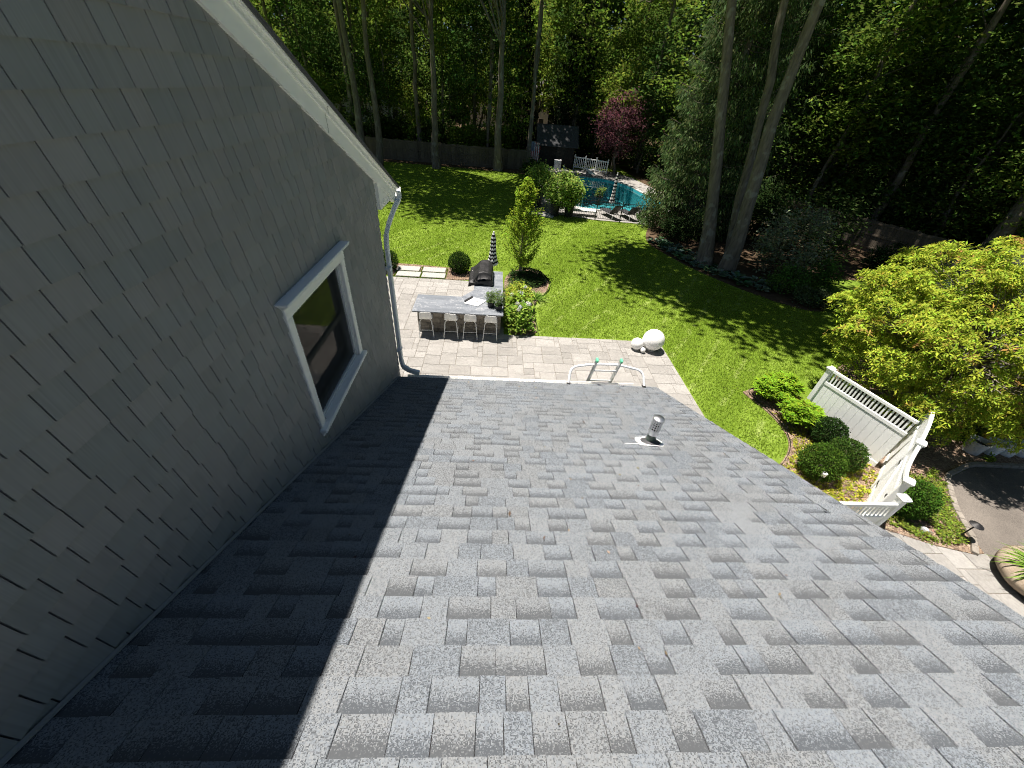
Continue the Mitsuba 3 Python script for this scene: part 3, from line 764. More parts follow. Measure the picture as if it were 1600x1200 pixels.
so = part(ld, 'stand_off_bar', tube(pth, 0.021, 10), 'vsatin', smooth=40, color=(0.78, 0.79, 0.8))
for x in (1.38, 2.72):
    part(so, 'rubber_pad', bevel_box(pad(x) - [0, 0, 0.01], [0.06, 0.07, 0.03], 0.008), 'vsatin', color=(0.02, 0.02, 0.02))

# ================================================================== THE PATIO
ZT = 0.93
kit = thing('outdoor_kitchen', 'L shaped outdoor kitchen counter with blue grey stone top on the patio', 'outdoor kitchen')
top = sg.Polygon([(-2.54, 11.03), (0.37, 11.03), (0.37, 14.66), (-0.68, 14.66), (-0.68, 12.80), (-1.05, 12.24), (-2.54, 12.24)])
sink_hole = sg.Polygon([(-0.93, 11.72), (-0.48, 11.55), (-0.22, 11.98), (-0.66, 12.18)])
part(kit, 'countertop', extrude(top.difference(sink_hole.buffer(-0.03)), 0.04, ZT - 0.04), 'slate')
base = sg.Polygon([(-2.44, 11.36), (0.30, 11.36), (0.30, 14.58), (-0.60, 14.58), (-0.60, 12.76), (-1.0, 12.16), (-2.44, 12.16)])
bw = part(kit, 'base', extrude(base.buffer(-0.03), ZT - 0.05, 0.0), 'vmatte', color=(0.09, 0.085, 0.08))
r = np.random.default_rng(31)
def clad(p0, p1, nrm):
    p0, p1 = np.array(p0, float), np.array(p1, float)
    L = np.linalg.norm(p1 - p0); d = (p1 - p0) / L
    z = 0.0
    while z < ZT - 0.06:
        h = min(r.choice([0.09, 0.12, 0.15, 0.19]), ZT - 0.045 - z)
        s = 0.0
        while s < L - 0.005:
            w = min(r.choice([0.2, 0.28, 0.36, 0.45]), L - s)
            if L - s - w < 0.09: w = L - s
            dep = 0.035 + r.uniform(-0.006, 0.008)
            c = p0 + d * (s + w / 2) + np.array(nrm) * (dep / 2 - 0.028)
            m = bevel_box([c[0], c[1], z + h / 2], [w - 0.006, dep, h - 0.006], 0.007, np.column_stack([[d[0], d[1], 0], [-d[1], d[0], 0], [0, 0, 1]]))
            part(bw, 'stone', m, 'ledgestone', uv=np.tile([r.uniform(0.1, 0.9), 0], (len(m.vertices), 1)))
            s += w
        z += h
clad((-2.44, 11.36), (0.30, 11.36), (0, -1))
clad((0.30, 11.39), (0.30, 14.58), (1, 0))
clad((-2.44, 12.13), (-2.44, 11.39), (-1, 0))
sk = part(kit, 'ice_chest', extrude(sink_hole.buffer(-0.031), 0.03, ZT - 0.03), 'vsatin', color=(0.5, 0.5, 0.49))
part(sk, 'lid', extrude(sink_hole.buffer(0.012, join_style=1), 0.022, ZT + 0.002), 'vsatin', color=(0.60, 0.61, 0.61))
part(sk, 'grip', bevel_box([-0.52, 11.86, ZT + 0.032], [0.12, 0.03, 0.016], 0.005, frame_z(20)), 'galvanised')
part(sk, 'back_splash', bevel_box([-0.80, 11.98, ZT + 0.045], [0.025, 0.46, 0.09], 0.005, frame_z(-33)), 'vsatin', color=(0.03, 0.03, 0.032))
for i, x in enumerate((13.0, 13.55, 14.1)):
    part(kit, 'cabinet_door', bevel_box([-0.612, x, 0.46], [0.03, 0.5, 0.7], 0.005), 'galvanised')

# covered grill
def covered_grill():
    k = thing('covered_grill', 'built in grill under a draped black weather cover on the counter arm', 'grill')
    n, mm = 40, 44
    u = np.linspace(0, 1, n); v = np.linspace(0, 1, mm)
    # cross-section in x (front to back), swept along y, with hood shape and loose folds at the hem
    V = []
    for j in range(mm):
        y = 13.18 + 1.42 * v[j]
        e = min(1.0, min(v[j], 1 - v[j]) / 0.06)
        hh = 0.50 * (0.55 + 0.45 * math.sqrt(max(0, 1 - (1 - e) ** 2)))
        for i in range(n):
            a = u[i]
            prof = np.interp(a, [0, 0.10, 0.28, 0.42, 0.6, 0.78, 0.9, 1.0], [-0.22, 0.30, 0.42, 0.92, 1.0, 0.97, 0.8, 0.02])
            xx = np.interp(a, [0, 0.10, 0.28, 0.42, 0.6, 0.78, 0.9, 1.0], [-0.90, -0.86, -0.74, -0.52, -0.36, -0.18, -0.05, 0.0])
            z = ZT + 0.004 + max(prof * hh, -0.22)
            q = np.array([xx, y, z])
            low = 1 - np.clip((z - ZT) / 0.45, 0, 1)
            fold = math.sin(y * 21 + 2.2 * math.sin(y * 6)) * 0.022 * low + 0.012 * math.sin(y * 9 + xx * 11)
            q[0] += (-1 if a < 0.5 else 0.3) * fold
            q[2] += 0.6 * fold * (1 - low)
            q[1] += (0.5 - v[j]) * 0.10 * (1 - low) + 0.02 * math.sin(z * 17 + xx * 8) * (1 - e)
            V.append(q)
    V = np.array(V)
    V[:, 2] += 0.03 * (meshkit.fbm(V * 5, 3, 4) - 0.5)
    i, j = np.meshgrid(np.arange(mm - 1), np.arange(n - 1), indexing='ij')
    q = np.stack([i * n + j, i * n + j + 1, (i + 1) * n + j + 1, (i + 1) * n + j], -1).reshape(-1, 4)
    F = [q[:, [0, 1, 2]], q[:, [0, 2, 3]]]
    # closed ends
    V0 = len(V); add = []
    for jj in (0, mm - 1):
        c = V[jj * n:(jj + 1) * n].mean(0); c[2] = ZT + 0.1; add.append(c)
        kx = len(add) - 1
        F.append(np.array([[V0 + kx, jj * n + a, jj * n + a + 1] if jj == 0 else [V0 + kx, jj * n + a + 1, jj * n + a] for a in range(n - 1)]))
    m = trimesh.Trimesh(np.vstack([V, add]), np.vstack(F), process=False)
    part(k, 'cover', m, 'vsatin', smooth=True, color=(0.012, 0.012, 0.013))
    part(k, 'badge', box([-0.80, 14.05, ZT + 0.20], [0.012, 0.07, 0.045], None), 'vsatin', color=(0.75, 0.75, 0.72))
covered_grill()

# bar stools
def stool(cx, label, dy=0.0, turn=0.0):
    k = thing('bar_stool', label, 'bar stool', 'white bar stools along the counter')
    o = np.array([cx, 11.20 + dy, 0.0]); Rz = frame_z(turn)
    P = lambda x, y, z: o + Rz @ np.array([x, y, z])
    WHT = (0.8, 0.8, 0.78)
    # shell seat with a low curved back at the camera side (-y)
    nu, nv = 17, 18
    V = []
    for j in range(nv):
        t = j / (nv - 1)
        for i in range(nu):
            s = -1 + 2 * i / (nu - 1)
            if t < 0.62:
                q = t / 0.62
                y = 0.21 - 0.40 * q; z = 0.655 + 0.012 * s * s - 0.015 * math.sin(q * math.pi)
                w = 0.20 + 0.012 * math.sin(q * math.pi)
            else:
                q = (t - 0.62) / 0.38
                y = -0.19 - 0.055 * math.sin(q * 1.5) + 0.03 * s * s * q; z = 0.655 + 0.275 * q + 0.004
                w = 0.20 - 0.012 * q * q
                z -= 0.045 * max(0, abs(s) - 0.7) ** 2 * 9 * q
            V.append(P(s * w, y, z))
    V = np.array(V)
    i, j = np.meshgrid(np.arange(nv - 1), np.arange(nu - 1), indexing='ij')
    q = np.stack([i * nu + j, i * nu + j + 1, (i + 1) * nu + j + 1, (i + 1) * nu + j], -1).reshape(-1, 4)
    m = trimesh.Trimesh(V, np.vstack([q[:, [0, 1, 2]], q[:, [0, 2, 3]]]), process=False)
    m.fix_normals()
    vn = m.vertex_normals
    back = trimesh.Trimesh(V - vn * 0.012, m.faces[:, ::-1], process=False)
    rim = np.concatenate([np.arange(nu), np.arange(1, nv) * nu + nu - 1, (nv - 1) * nu + np.arange(nu - 2, -1, -1), np.arange(nv - 2, 0, -1) * nu])
    n0 = len(V); ro = np.roll(rim, -1)
    sides = trimesh.Trimesh(np.vstack([V, V - vn * 0.012]), np.vstack([np.stack([rim, ro, ro + n0], 1), np.stack([rim, ro + n0, rim + n0], 1)]), process=False)
    part(k, 'seat_shell', cat([m, back, sides]), 'vsatin', smooth=35, color=WHT)
    for sx in (-1, 1):
        for sy in (-1, 1):
            part(k, 'leg', tube(rounded([P(sx * 0.13, sy * 0.13, 0.635), P(sx * 0.185, sy * 0.175, 0.60), P(sx * 0.235, sy * 0.225, 0.0)], 0.05), 0.013, 8), 'vsatin', smooth=40, color=WHT)
    for (a, b) in (((-1, -1), (1, -1)), ((-1, 1), (1, 1)), ((-1, -1), (-1, 1)), ((1, -1), (1, 1))):
        f = 0.235 - 0.05 * 0.27 / 0.6
        part(k, 'footrest', tube([P(a[0] * f, a[1] * (f - 0.012), 0.27), P(b[0] * f, b[1] * (f - 0.012), 0.27)], 0.008, 6), 'vsatin', smooth=40, color=WHT)
stool(-2.13, 'leftmost white bar stool at the outdoor kitchen counter', 0.0, 4)
stool(-1.31, 'second white bar stool from the left at the counter', -0.02, -1)
stool(-0.69, 'third white bar stool from the left at the counter', -0.02, 1)
stool(-0.02, 'rightmost white bar stool, in front of the herb pots', -0.03, -2)

# herbs in black pots on the counter
def bush(name, label, catg, base, radii, nclump, per, leaf, col, seed, group=None, up=0.5, aspect=0.5, mat='leaf', shell=0.35, zc=0.6, stems=8, extra=None, flat=0.8, droop=0.0, spread=1.0):
    r = np.random.default_rng(seed)
    k = thing(name, label, catg, group)
    c = np.array(base) + [0, 0, radii[2] * zc]
    P, C = clump_points(c, radii, nclump, per, r, shell, flat, -0.75, spread)
    keep = P[:, 2] > base[2] + 0.01
    tint = np.repeat(1 + 0.18 * r.normal(size=(len(C), 1)), per, axis=0)
    cc = np.clip(np.asarray(col) * tint, 0.006, 0.6)
    m, cl = joinl([leaves(P[keep], leaf, cc[keep], up=up, aspect=aspect, droop=droop, seed=seed)] + (extra or []))
    part(k, 'foliage', m, mat, color=cl)
    st = [tube([np.array(base) + [0, 0, -0.02], (np.array(base) + C[i]) / 2 + r.normal(size=3) * 0.02, C[i]], [0.012 * radii[0] + 0.004, 0.004 + 0.006 * radii[0], 0.003], 4, caps=False) for i in r.permutation(len(C))[:stems]]
    part(k, 'stems', cat(st), 'vmatte', color=(0.09, 0.065, 0.045))
    return k
for i, (x, y, h, lb) in enumerate(((-0.04, 11.62, 0.50, 'herb plant in a black pot at the left on the counter corner'), (0.22, 11.44, 0.55, 'taller herb plant in a black pot at the right on the counter corner'))):
    k = bush('potted_herb', lb, 'potted plant', (x, y, ZT + 0.14), (0.15, 0.15, h * 0.55), 30, 34, 0.055, (0.19, 0.28, 0.10), 40 + i, 'potted herbs on the counter', up=0.25, aspect=0.35, zc=0.8, shell=0.3)
    part(k, 'pot', lathe([(0.0, ZT + 0.002), (0.10, ZT + 0.002), (0.13, ZT + 0.15), (0.138, ZT + 0.155), (0.138, ZT + 0.17), (0.122, ZT + 0.17), (0.115, ZT + 0.13), (0.0, ZT + 0.13)], 20, (x, y, 0)), 'vsatin', smooth=40, color=(0.02, 0.02, 0.022))

# closed striped umbrella
def closed_umbrella(base, ztop, zlow, label, rw, stripes=17, seed=0, foot=True):
    k = thing('closed_umbrella', label, 'umbrella', 'closed black and white striped umbrellas')
    bx, by = base[:2]
    part(k, 'pole', tube([(bx, by, base[2]), (bx, by, ztop - 0.03)], 0.02, 8), 'vsatin', smooth=40, color=(0.6, 0.6, 0.6))
    if foot:
        part(k, 'base', lathe([(0, base[2]), (0.27, base[2]), (0.27, base[2] + 0.05), (0.05, base[2] + 0.09), (0.035, base[2] + 0.3), (0, base[2] + 0.3)], 24, (bx, by, 0)), 'vsatin', smooth=40, color=(0.03, 0.03, 0.03))
    sides, H = 32, ztop - zlow
    V, Fc, Cc = [], [], []
    rings = stripes * 2
    ts = np.repeat(np.linspace(0, 1, stripes + 1), 2)[1:-1]
    for a, t in enumerate(ts):
        rad = np.interp(t, [0, 0.08, 0.15, 0.5, 0.72, 0.9, 1.0], np.array([1.0, 0.95, 0.8, 0.55, 0.5, 0.4, 0.12]) * rw)
        for s in range(sides):
            an = s / sides * 2 * math.pi
            f = 1 + 0.24 * math.cos(8 * an + 2.6 * t) * (1 - 0.5 * t)
            sag = 0.05 * math.cos(8 * an + 2.6 * t + 0.6) * (1 - t)
            V.append([bx + rad * f * math.cos(an), by + rad * f * math.sin(an), zlow + H * t + sag])
            Cc.append((0.014, 0.014, 0.018) if (a // 2) % 2 else (0.78, 0.78, 0.76))
    for a in range(0, len(ts) - 1, 2):
        for s in range(sides):
            b = (s + 1) % sides
            Fc += [[a * sides + s, a * sides + b, (a + 1) * sides + b], [a * sides + s, (a + 1) * sides + b, (a + 1) * sides + s]]
    part(k, 'canopy', trimesh.Trimesh(np.array(V), np.array(Fc), process=False), 'vmatte', color=np.array(Cc), smooth=True)
    part(k, 'finial', trimesh.creation.icosphere(2, 0.035).apply_translation([bx, by, ztop + 0.01]), 'vsatin', smooth=True, color=(0.7, 0.7, 0.7))
closed_umbrella((-0.05, 15.25, 0), 2.24, 0.98, 'closed black and white striped umbrella behind the covered grill', 0.19)

# stone slabs stepping through the far patio edge
r = np.random.default_rng(3)
gk = thing('stepping_slabs', 'four pale rectangular stone slabs with grass joints at the far patio edge', 'paving')
for x in (-3.72, -2.62):
    for y in (16.02, 16.63):
        m = bevel_box([x + r.normal() * 0.02 + (0.03 if y < 16.3 else 0.0), y, 0.02], [1.0, 0.5, 0.09], 0.012)
        part(gk, 'slab', m, 'concrete')
def joint_grass():
    r = np.random.default_rng(34)
    slabs = unary_union([sg.box(x - 0.5, y - 0.25, x + 0.5, y + 0.25) for x in (-3.70, -2.60) for y in (16.02, 16.63)])
    q = scatter(sg.box(-4.25, 15.75, -2.05, 16.92).difference(slabs.buffer(0.0)), 3800, r)
    a = r.uniform(0, 6.283, len(q)); b = np.column_stack([q, np.full(len(q), 0.0)])
    s_ = np.column_stack([np.cos(a), np.sin(a), a * 0]) * 0.012
    V = np.stack([b - s_, b + s_, b + np.column_stack([r.normal(size=(len(q), 2)) * 0.02, r.uniform(0.03, 0.06, len(q))])], 1).reshape(-1, 3)
    c = np.array([0.2, 0.30, 0.035]) * (1 + 0.2 * r.normal(size=(len(q), 1)))
    struct('joint_grass', trimesh.Trimesh(V, np.arange(len(V)).reshape(-1, 3), process=False), 'leaf', color=np.repeat(np.clip(c, 0.01, 0.5), 3, axis=0), kind='stuff', label='grass growing in the joints of the stepping slabs')

# white sphere lamps at the patio corner
for (x, y, rd, lb) in ((5.46, 10.9, 0.355, 'largest white garden ball at the patio corner'), (4.93, 10.86, 0.2, 'middle sized white garden ball left of the largest'), (5.1, 10.66, 0.085, 'smallest white garden ball in front of the other two')):
    k = thing('garden_ball', lb, 'garden ball', 'white garden balls on the patio corner')
    s_ = trimesh.creation.icosphere(4, rd); s_.apply_translation([x, y, rd + 0.025])
    part(k, 'globe', s_, 'vsatin', smooth=True, color=(0.77, 0.77, 0.75))
    part(k, 'seam', lathe([(rd * 0.985, -0.004), (rd * 1.004, -0.003), (rd * 1.004, 0.003), (rd * 0.985, 0.004)], 40, (x, y, rd * 0.86 + 0.025)), 'vsatin', color=(0.6, 0.6, 0.58))
    part(k, 'base', lathe([(0, 0.004), (rd * 0.45, 0.004), (rd * 0.42, 0.045), (0, 0.045)], 20, (x, y, 0)), 'vsatin', color=(0.5, 0.5, 0.48))

# ================================================================== WHITE FENCE AND GATE AT THE RIGHT
VIN = (0.75, 0.77, 0.76)
def post(k, x, y, h, rot, capc=VIN):
    p = part(k, 'post', bevel_box([x, y, h / 2 - 0.02], [0.11, 0.11, h], 0.006, frame_z(rot)), 'vsatin', color=VIN)
    R_ = frame_z(rot)
    capm = cat([bevel_box([x, y, h - 0.015], [0.15, 0.15, 0.03], 0.006, R_), bevel_box([x, y, h + 0.015], [0.17, 0.17, 0.032], 0.008, R_), bevel_box([x, y, h + 0.045], [0.13, 0.13, 0.03], 0.012, R_)])
    part(p, 'cap', capm, 'vsatin', color=VIN)
def fence_run(k, a, b, h, hl=None, slat_h=0.27, brace=False, boards=True):
    """White vinyl panel: tongue and groove boards, mid rail, open pickets, top rail (dipping along hl if given)."""
    a, b = np.array(a, float), np.array(b, float)
    L = np.linalg.norm(b - a); d = (b - a) / L; deg = math.degrees(math.atan2(d[1], d[0])); R_ = frame_z(deg)
    hl = hl or (lambda t: 0.0)
    top_of = lambda t: h + hl(t)
    at = lambda s, z, off=0.0: np.array([a[0] + d[0] * s - d[1] * off, a[1] + d[1] * s + d[0] * off, z])
    part(k, 'bottom_rail', bevel_box(at(L / 2, 0.07), [L - 0.1, 0.05, 0.16], 0.006, R_), 'vsatin', color=VIN)
    zb = h - slat_h - 0.1
    part(k, 'mid_rail', bevel_box(at(L / 2, zb), [L - 0.1, 0.052, 0.09], 0.006, R_), 'vsatin', color=VIN)
    n = max(3, int(round((L - 0.1) / 0.165)))
    for i in range(n):
        w = (L - 0.1) / n
        part(k, 'board', bevel_box(at(0.05 + (i + 0.5) * w, (0.151 + zb - 0.046) / 2), [w - 0.003, 0.024, zb - 0.046 - 0.151], 0.0035, R_), 'vsatin', color=np.array(VIN) * (1 + 0.012 * math.sin(i * 7.1)))
    m = int(round((L - 0.1) / 0.085))
    for i in range(m):
        s_ = 0.05 + (i + 0.5) * (L - 0.1) / m
        z1 = top_of(s_ / L) - 0.035
        part(k, 'picket', bevel_box(at(s_, (zb + 0.046 + z1) / 2), [0.04, 0.02, z1 - zb - 0.046], 0.003, R_), 'vsatin', color=VIN)
    nseg = 14 if hl(0.5) or hl(0.0) else 1
    seg = []
    for i in range(nseg):
        t0, t1 = i / nseg, (i + 1) / nseg
        p0, p1 = at(0.05 + t0 * (L - 0.1), top_of(t0)), at(0.05 + t1 * (L - 0.1), top_of(t1))
        z_ = unit(p1 - p0); y_ = unit(np.cross([0, 0, 1.0], z_)); x_ = np.cross(y_, z_)
        seg.append(bevel_box((p0 + p1) / 2, [0.07, 0.06, np.linalg.norm(p1 - p0) + 0.004], 0.006, np.column_stack([x_, y_, z_])))
    part(k, 'top_rail', cat(seg), 'vsatin', color=VIN)
    if brace:
        p0, p1 = at(0.12, 0.22, 0.02), at(L - 0.12, zb - 0.08, 0.02)
        z_ = unit(p1 - p0); y_ = unit(np.cross([0, 0, 1.0], z_)); x_ = np.cross(y_, z_)
        part(k, 'brace', bevel_box((p0 + p1) / 2, [0.09, 0.03, np.linalg.norm(p1 - p0)], 0.005, np.column_stack([x_, y_, z_])), 'vsatin', color=VIN)
        for zz in (0.3, zb - 0.1):
            part(k, 'hinge', bevel_box(at(L - 0.12, zz, 0.045), [0.16, 0.012, 0.04], 0.003, R_), 'vsatin', color=(0.03, 0.03, 0.03))
        part(k, 'latch', bevel_box(at(0.12, 0.95, 0.045), [0.12, 0.02, 0.05], 0.004, R_), 'vsatin', color=(0.03, 0.03, 0.03))
FH = 1.5
fa = thing('white_fence', 'white vinyl fence panel with open picket top behind the three clipped shrubs', 'fence')
pA0, pAm, pA1 = (8.93, 7.92), (9.27, 6.87), (9.58, 5.90)
fence_run(fa, pA0, pA1, FH)
post(fa, *pA0, FH + 0.02, -72)
fb = thing('white_fence', 'white vinyl fence panel running under the big yellow green tree', 'fence')
pB0, pB1, pB2, pB3 = (10.45, 6.5), (9.0, 5.28), (7.82, 4.27), (7.40, 3.90)
fence_run(fb, pB1, pB0, FH - 0.02, hl=lambda t: 0.10 * math.sin(t * math.pi) + 0.02)
post(fb, *pB1, FH + 0.04, 40)
gt = thing('white_gate', 'white vinyl gate with scooped top, diagonal brace and black hardware', 'gate')
fence_run(gt, pB2, pB1, FH - 0.02, hl=lambda t: -0.17 * math.sin(t * math.pi), brace=True)
post(gt, *pB2, FH + 0.04, 40)
fc = thing('white_fence', 'short white fence section between the roof edge and the gate posts', 'fence')
fence_run(fc, (4.6, 3.85), (7.38, 3.87), FH - 0.12)
post(fc, *pB3, FH + 0.03, 0)

# ================================================================== SHRUBS BY THE FENCE, THE DRIVE AND THE BEDS
def ball_shrub(name, label, catg, c, rad, n, leaf, col, seed, group, mat='leaf_gloss'):
    r = np.random.default_rng(seed)
    k = thing(name, label, catg, group)
    n = int(n * 1.35)
    d = r.normal(size=(n, 3)); d /= np.linalg.norm(d, axis=1, keepdims=True)
    lump = 0.86 + 0.24 * meshkit.fbm(d * 2.6 + seed, 3, seed) + 0.06 * r.normal(size=n)
    rr = np.clip(lump, 0, 1.3) * np.where(r.random(n) < 0.58, 1.0, r.uniform(0.35, 0.95, n))
    P = np.array([c[0], c[1], c[2] + rad[2]]) + d * rr[:, None] * np.asarray(rad)
    keep = P[:, 2] > c[2] + 0.03
    P, d = P[keep], d[keep]
    ax = d * 0.8 + r.normal(size=P.shape) * 0.7
    tint = 1 + 0.5 * (meshkit.noise(P * 9, seed) - 0.5)
    m, cl = joinl([leaves(P, leaf, np.asarray(col) * tint[:, None], up=0.3, aspect=0.55, seed=seed, axis=ax)])
    part(k, 'foliage', m, mat, color=cl)
    o_ = np.array([c[0], c[1], c[2] - 0.02]); tips = P[r.permutation(len(P))[:90]]
    tw = [tube([o_ + r.normal(size=3) * [0.05, 0.05, 0], o_ * 0.45 + q * 0.55 + r.normal(size=3) * 0.03, q], [0.014, 0.008, 0.003], 4, caps=False) for q in tips]
    part(k, 'branches', cat(tw), 'bark', smooth=True)
    return k
BOX = (0.028, 0.062, 0.012)
G3 = 'clipped dark green shrubs by the white fence'
ball_shrub('clipped_shrub', 'darkest clipped round shrub, closest to the white fence', 'shrub', (8.75, 6.75, 0), (0.36, 0.36, 0.36), 5200, 0.045, (0.028, 0.06, 0.015), 51, G3)
ball_shrub('clipped_shrub', 'clipped oval shrub in the middle of the three by the white fence', 'shrub', (8.62, 5.98, 0), (0.38, 0.38, 0.37), 5600, 0.045, (0.055, 0.105, 0.02), 52, G3)
ball_shrub('clipped_shrub', 'clipped oval shrub nearest the roof edge with a small white lamp', 'shrub', (7.78, 5.68, 0), (0.42, 0.40, 0.42), 6200, 0.045, (0.065, 0.125, 0.018), 53, G3)
ball_shrub('low_shrub', 'bright green clipped shrub behind the white gate post by the drive', 'shrub', (9.15, 4.72, 0), (0.42, 0.36, 0.42), 5200, 0.05, (0.065, 0.14, 0.02), 54, None)
ball_shrub('low_shrub', 'round dark green shrub between stepping slabs and grill', 'shrub', (-1.52, 16.62, 0), (0.46, 0.44, 0.44), 5200, 0.05, (0.03, 0.065, 0.014), 55, None)
ball_shrub('low_shrub', 'dark green shrub half hidden behind the downspout by the stepping slabs', 'shrub', (-4.62, 16.5, 0), (0.42, 0.42, 0.42), 4200, 0.05, (0.03, 0.065, 0.014), 56, None)
sl = thing('garden_spotlight', 'small white garden spotlight in front of the clipped shrub', 'lamp')
part(sl, 'head', lathe([(0, 0), (0.045, 0), (0.055, 0.1), (0.04, 0.11), (0, 0.1)], 16, (7.58, 5.32, 0.36)), 'vsatin', smooth=40, color=(0.8, 0.8, 0.8))
part(sl, 'stake', tube([(7.58, 5.32, -0.02), (7.58, 5.32, 0.36)], 0.012, 6), 'vsatin', color=(0.05, 0.05, 0.05))

def peony(label, base, rad, n, seed, col=(0.20, 0.34, 0.025)):
    r = np.random.default_rng(seed)
    k = thing('leafy_perennial', label, 'shrub', 'bright green leafy plants in the bed by the white fence')
    stems, L = [], []
    for i in range(n):
        a = r.uniform(0, 2 * math.pi); q = math.sqrt(r.uniform(0, 1))
        tip = np.array(base) + [math.cos(a) * q * rad[0], math.sin(a) * q * rad[1], rad[2] * (1.0 - 0.38 * q * q) * r.uniform(0.75, 1.1)]
        root = np.array(base) + [math.cos(a) * q * 0.12, math.sin(a) * q * 0.12, 0]
        mid = root * 0.4 + tip * 0.6 + [0, 0, 0.06]
        if i % 3 == 0: stems.append(tube([root, mid, tip], [0.008, 0.006, 0.003], 4, caps=False))
        for t in (0.45, 0.65, 0.82, 0.95, 1.0):
            p = root * (1 - t) ** 2 + 2 * mid * t * (1 - t) + tip * t * t
            m = 5 if t > 0.9 else 4
            an = r.uniform(0, 6.28) + np.arange(m) * 6.28 / m
            ax = np.stack([np.cos(an), np.sin(an), np.full(m, r.uniform(-0.15, 0.55))], 1)
            L.append((np.tile(p, (m, 1)), ax, np.full(m, 0.15 if t > 0.6 else 0.12)))
    P = np.vstack([l[0] for l in L]); ax = np.vstack([l[1] for l in L]); sz = np.concatenate([l[2] for l in L])
    h = np.clip((P[:, 2] - base[2]) / rad[2], 0, 1)
    m, cl = joinl([leaves(P, sz, np.tile(col, (len(P), 1)), up=0.75, aspect=0.3, seed=seed, axis=ax, fold=0.4)])
    part(k, 'foliage', m, 'leaf_gloss', color=cl)
    part(k, 'stems', cat(stems), 'vmatte', color=(0.08, 0.12, 0.03))
peony('bright green leafy plant at the tip of the mulch bed, left one', (8.22, 8.45, 0), (0.48, 0.45, 0.62), 110, 61)
peony('bright green leafy plant beside the left end of the white fence', (8.75, 8.72, 0), (0.5, 0.45, 0.62), 110, 62)
peony('bright green leafy plant in front of the white fence, nearest the roof', (8.42, 7.42, 0), (0.52, 0.46, 0.66), 130, 63)

def scatter(poly, n, r, keep=None):
    x0, y0, x1, y1 = poly.bounds
    out = []
    import shapely
    while len(out) < n:
        q = r.uniform([x0, y0], [x1, y1], (n * 3, 2))
        q = q[shapely.contains_xy(poly, q[:, 0], q[:, 1])]
        if keep is not None: q = q[keep(q)]
        out.extend(q.tolist())
        if not len(q): break
    return np.array(out[:n])
def ground_cover(name, label, poly, n, leaf, col, seed, h=0.05, keep=None, up=0.8, mat='leaf', k2=6):
    r = np.random.default_rng(seed)
    q = scatter(poly, n, r, keep)
    P = np.repeat(np.column_stack([q, r.uniform(0.01, h, len(q))]), k2, axis=0)
    P += r.normal(size=P.shape) * [0.02, 0.02, 0.006]; P[:, 2] = np.maximum(P[:, 2], 0.008)
    c = np.repeat(np.asarray(col) * (1 + 0.25 * r.normal(size=(len(q), 1))), k2, axis=0)
    m, cl = joinl([leaves(P, leaf, np.clip(c, 0.01, 0.6), up=up, aspect=0.6, seed=seed, droop=-0.1)])
    struct(name, m, mat, color=cl, kind='stuff', label=label)
patchy = lambda s, t, sc=1.3: (lambda q: meshkit.fbm(np.column_stack([q * sc, np.zeros(len(q))]), 3, s) > t)
in_bed = mulch_right.intersection(sg.box(6.6, 4.6, 9.6, 7.9)).buffer(-0.1)
ground_cover('ground_cover', 'low yellow green ground cover in the mulch by the clipped shrubs', in_bed, 800, 0.055, (0.34, 0.36, 0.04), 71, keep=lambda q: patchy(3, 0.40)(q) & (q[:, 0] > 7.2 - 0.3 * (q[:, 1] - 5)))
ground_cover('ground_cover', 'low green ground cover between the gate and the driveway', mulch_drive.buffer(-0.05), 1300, 0.05, (0.19, 0.26, 0.04), 72, h=0.09, keep=patchy(4, 0.42))

# chips and twigs lying on the mulch
def chips(poly, n, seed, label):
    r = np.random.default_rng(seed)
    q = scatter(poly, n, r)
    P = np.column_stack([q, np.full(len(q), 0.008)])
    c = np.array([0.29, 0.205, 0.145]) * r.uniform(0.35, 1.7, (len(q), 1))
    m, cl = joinl([leaves(P, r.uniform(0.03, 0.085, len(q)), c, up=0.55, aspect=0.35, seed=seed, droop=-0.15, fold=0.3)])
    struct('bark_chips', m, 'vmatte', color=cl, kind='stuff', label=label)
chips(mulch_right.intersection(sg.box(4, 3.5, 9.8, 9.2)).buffer(-0.03), 9000, 75, 'brown bark chips in the bed by the white fence')
chips(mulch_drive.buffer(-0.03), 2500, 76, 'brown bark chips in the bed by the driveway')
chips(bed_counter.buffer(-0.03), 3500, 77, 'brown bark chips in the bed beside the outdoor kitchen')
chips(bed_steps.buffer(-0.03), 2500, 78, 'brown bark chips round the stepping slabs')

# path light and rock lamp by the drive
pl = thing('path_light', 'black mushroom path light at the edge of the driveway', 'lamp')
part(pl, 'stem', tube([(9.92, 4.1, -0.02), (9.95, 4.09, 0.46)], 0.013, 8), 'vsatin', color=(0.012, 0.012, 0.012))
part(pl, 'shade', lathe([(0, 0.06), (0.03, 0.055), (0.11, 0.01), (0.115, 0.0), (0.03, 0.012), (0, 0.012)], 20, (9.95, 4.09, 0.45)), 'vsatin', smooth=40, color=(0.012, 0.012, 0.013))
part(pl, 'lens', lathe([(0, 0.0), (0.03, 0.0), (0.03, 0.02), (0, 0.02)], 14, (9.95, 4.09, 0.44)), 'vgloss', color=(0.7, 0.7, 0.68))
ul = thing('ground_light', 'small grey round light set in the ground cover', 'lamp')
part(ul, 'body', lathe([(0, 0.0), (0.075, 0.0), (0.08, 0.08), (0.05, 0.12), (0, 0.125)], 18, (9.22, 4.2, 0)), 'vsatin', smooth=40, color=(0.3, 0.31, 0.3))
part(ul, 'lens', lathe([(0, 0.126), (0.04, 0.122), (0.045, 0.118)], 16, (9.22, 4.2, 0.001)), 'vgloss', smooth=40, color=(0.55, 0.55, 0.5))

